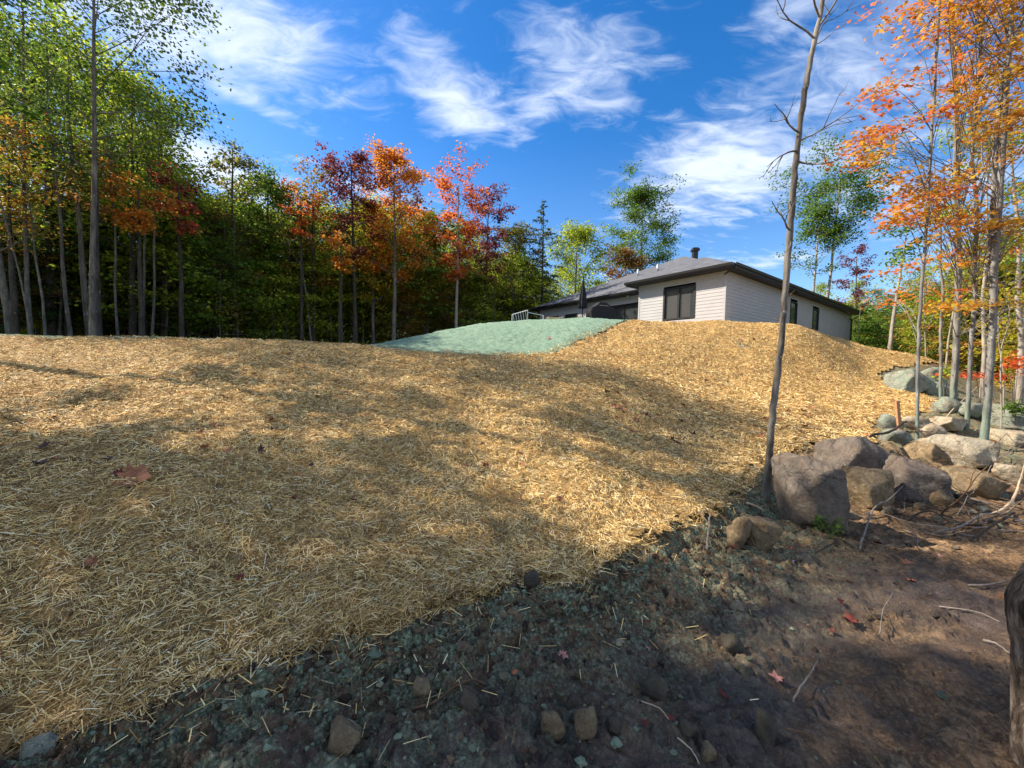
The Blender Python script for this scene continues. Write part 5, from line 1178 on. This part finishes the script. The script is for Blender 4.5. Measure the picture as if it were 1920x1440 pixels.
FALLEN = [(250, 908, 60, 'brown', 'largest curled brown maple leaf on the straw at left'), (175, 1068, 34, 'brown', 'dull brown leaf half sunk in the straw near the left edge'), (558, 895, 18, 'orange', 'small orange leaf upright on the straw in the middle left'), (662, 943, 22, 'red', 'dark red leaf right of the orange one on the straw'), (550, 940, 16, 'red', 'small crimson leaf left of the dark red one'),
          (283, 724, 24, 'red', 'flat red leaf on the upper straw at left'), (345, 748, 16, 'orange', 'orange leaf just below the flat red one'), (132, 702, 14, 'dark', 'black curled leaf on the far left straw'), (476, 713, 10, 'dark', 'dark leaf high on the straw left of centre'), (558, 706, 12, 'dark', 'dark leaf right of another near the left crest'),
          (450, 1083, 18, 'red', 'bright red leaf on the lower straw'), (1048, 948, 18, 'red', 'red leaf on the straw above the blanket edge'), (948, 776, 10, 'brown', 'small brown leaf at the centre of the bank'), (870, 880, 14, 'brown', 'brown leaf on the shaded straw right of centre'), (640, 808, 12, 'brown', 'brown leaf on the sunny ridge of straw'), (75, 878, 30, 'dark', 'dark greenish leaf on the straw left of the large brown one'), (205, 867, 24, 'dark', 'dark leaf just above the large brown one'),
          (1480, 778, 18, 'red', 'red leaf on the sunny slope right of the bare tree'), (1487, 830, 20, 'yellow', 'pale yellow leaf on the straw above the rounded boulder'), (1375, 1043, 18, 'red', 'red leaf beside the small upright stone'), (1480, 1035, 16, 'orange', 'orange-red leaf right of the small stones'), (1487, 1062, 11, 'purple', 'violet leaf on the bare soil'), (1700, 1058, 26, 'brown', 'brown leaf on the mud below the root heap'),
          (1708, 1095, 16, 'orange', 'orange leaf beside the grey root end'), (1595, 1165, 36, 'red', 'red brown leaf on the wet mud'), (1575, 1137, 18, 'red', 'small red leaf above the red brown one'), (1455, 1275, 30, 'pink', 'pale pink leaf at the mud channel'), (1355, 1318, 24, 'red', 'wine red leaf left of the standing wet stone'), (1256, 1370, 16, 'red', 'small red leaf low in the mud'),
          (1010, 1225, 20, 'pink', 'pale pink leaf on the green dusted soil'), (1055, 1237, 26, 'pink', 'torn pink leaf right of the other on the green soil'), (965, 1277, 16, 'orange', 'orange scrap of leaf on the green soil'), (1212, 1170, 20, 'red', 'dark red leaf near the foot of the bank'), (1215, 1222, 14, 'pink', 'small pink leaf at the edge of the mud'), (1645, 1025, 22, 'red', 'red leaf at the foot of the forked branch'),
          (1560, 1185, 12, 'red', 'tiny red leaf left of the wet hollow'), (1760, 1055, 22, 'pink', 'pink brown leaf right of the orange one'), (1880, 1125, 22, 'brown', 'brown leaf at the bend of the gnarled trunk'), (1208, 1385, 22, 'red', 'red leaf near the bottom edge'), (905, 760, 8, 'brown', 'tiny brown leaf beside the shaded hollow'), (1600, 690, 9, 'brown', 'tiny brown leaf high on the sunny slope'),
          (410, 637, 24, 'yellow', 'pale scrap on the crest before the left woods'), (1030, 635, 14, 'pink', 'pale scrap on the green mulch'), (1110, 700, 9, 'brown', 'tiny brown leaf where straw and shade meet')]
def leaf_rot(p, jit):                    # lie on the slope
    e_ = .25; gx = float(hz([p[0] + e_], [p[1]])[0] - hz([p[0] - e_], [p[1]])[0]) / (2 * e_); gy = float(hz([p[0]], [p[1] + e_])[0] - hz([p[0]], [p[1] - e_])[0]) / (2 * e_)
    n = Vector((-gx + rng.normal(0, jit), -gy - .1 + rng.normal(0, jit), 1)).normalized()
    return (n.to_track_quat('Z', 'Y') @ Euler((0, 0, rng.random() * 6.28)).to_quaternion()).to_euler()
for k, (px, py, pw, c, lab) in enumerate(FALLEN):
    p, D = hit(px, py); on = inpoly(np.array([p[0]]), np.array([p[1]]), MAT)[0]
    z = p[2] + (float(mat_z(np.array([p[0]]), np.array([p[1]]))[0]) + .022 if on else max(0, G(p[0], p[1]) - p[2]) + .012)
    V, F = leaf_piece(k, pw / FPX * D * (.95 if pw > 40 else .72), .45); link('fallen_leaf', mesh_np('fallen_leaf', V, F, LM[c], True), loc=(p[0], p[1], z), rot=leaf_rot(p, .18 if pw > 22 else .35), label=lab, cat='leaf')
protoL = {}
for k in range(150):                     # the scatter of little leaves on the sunny mound
    px, py = rng.uniform(1130, 1700), rng.uniform(615, 830)
    if k > 110: px, py = rng.uniform(60, 1100), rng.uniform(660, 900)
    p, D = hit(px, py)
    if D > 24 or not inpoly(np.array([p[0]]), np.array([p[1]]), MAT)[0]: continue
    c = ['brown', 'brown', 'dark', 'red'][rng.integers(0, 4)]
    if c not in protoL: V, F = leaf_piece(60 + len(protoL), .12, .6); protoL[c] = mesh_np('fallen_leaf', V, F, LM[c], True)
    z = p[2] + float(mat_z(np.array([p[0]]), np.array([p[1]]))[0]) + .03
    o = link('fallen_leaf', protoL[c], loc=(p[0], p[1], z), rot=leaf_rot(p, .4), cat='leaf')
    g = 'scattered over the straw slope right of the green mulch' if k <= 110 else 'scattered over the shaded straw bank at left'
    o['label'] = 'tiny %s curled leaf %s' % (c, g); o['group'] = 'tiny %s leaves %s' % (c, g); s = rng.uniform(.6, 1.25) * (1 if k <= 110 else .6); o.scale = (s, s, s)
# weeds
for (px, py, hgt, n, tn, lab) in [(1462, 958, .26, 60, ((.10, .18, .08), (.20, .28, .16)), 'pale leafy weed at the left foot of the largest boulder'), (1556, 1022, .16, 80, ((.05, .11, .015), (.14, .20, .03)), 'yellowish green weed at the right foot of the largest boulder')]:
    p, D = P2(px, py); e = link('weed', None, loc=p, label=lab, cat='weed'); m = MB(); C = []
    for k in range(9):
        a = rng.random() * 6.28; q = np.array([math.cos(a) * .09, math.sin(a) * .07, hgt * rng.uniform(.5, 1)]); m.tube([(0, 0, 0), q * .55 + [0, 0, .02], q], [.003, .002, .001], 4); C.append(q + rng.normal(0, .028, (n // 9, 3)))
    m.build('stem', mat_simple('weed_stem', (.10, .13, .04)), e); V, F = leaf_cloud(rng, np.concatenate(C), np.tile([0, -.4, .7], (9 * (n // 9), 1)), .045, True, .5)
    o = link('foliage', mesh_np('foliage', V, F, LEAF, False), e); o['tint_a'], o['tint_b'] = tn
def litter():
    rg2 = np.random.default_rng(15); n = 2600; C = np.stack([rg2.uniform(5.5, 24, n), rg2.uniform(5.2, 28, n)], 1); ok = ~inpoly(C[:, 0], C[:, 1], MAT); C = C[ok]; z = gz(C[:, 0], C[:, 1]) + .02
    V, F = leaf_cloud(rg2, np.column_stack([C, z]), np.tile([0, 0, 1.0], (len(C), 1)), .085, False, .3)
    o = link('leaf_litter', mesh_np('leaf_litter', V, F, LEAF, False), kind='stuff', label='brown and orange leaf litter under the right trees'); o['tint_a'] = (.30, .14, .06); o['tint_b'] = (.18, .10, .05)
litter()
tot = sum(len(o.data.polygons) for o in {o.data.name: o for o in bpy.data.objects if o.type == 'MESH'}.values())
print('polys', tot, 'objects', len(bpy.data.objects))
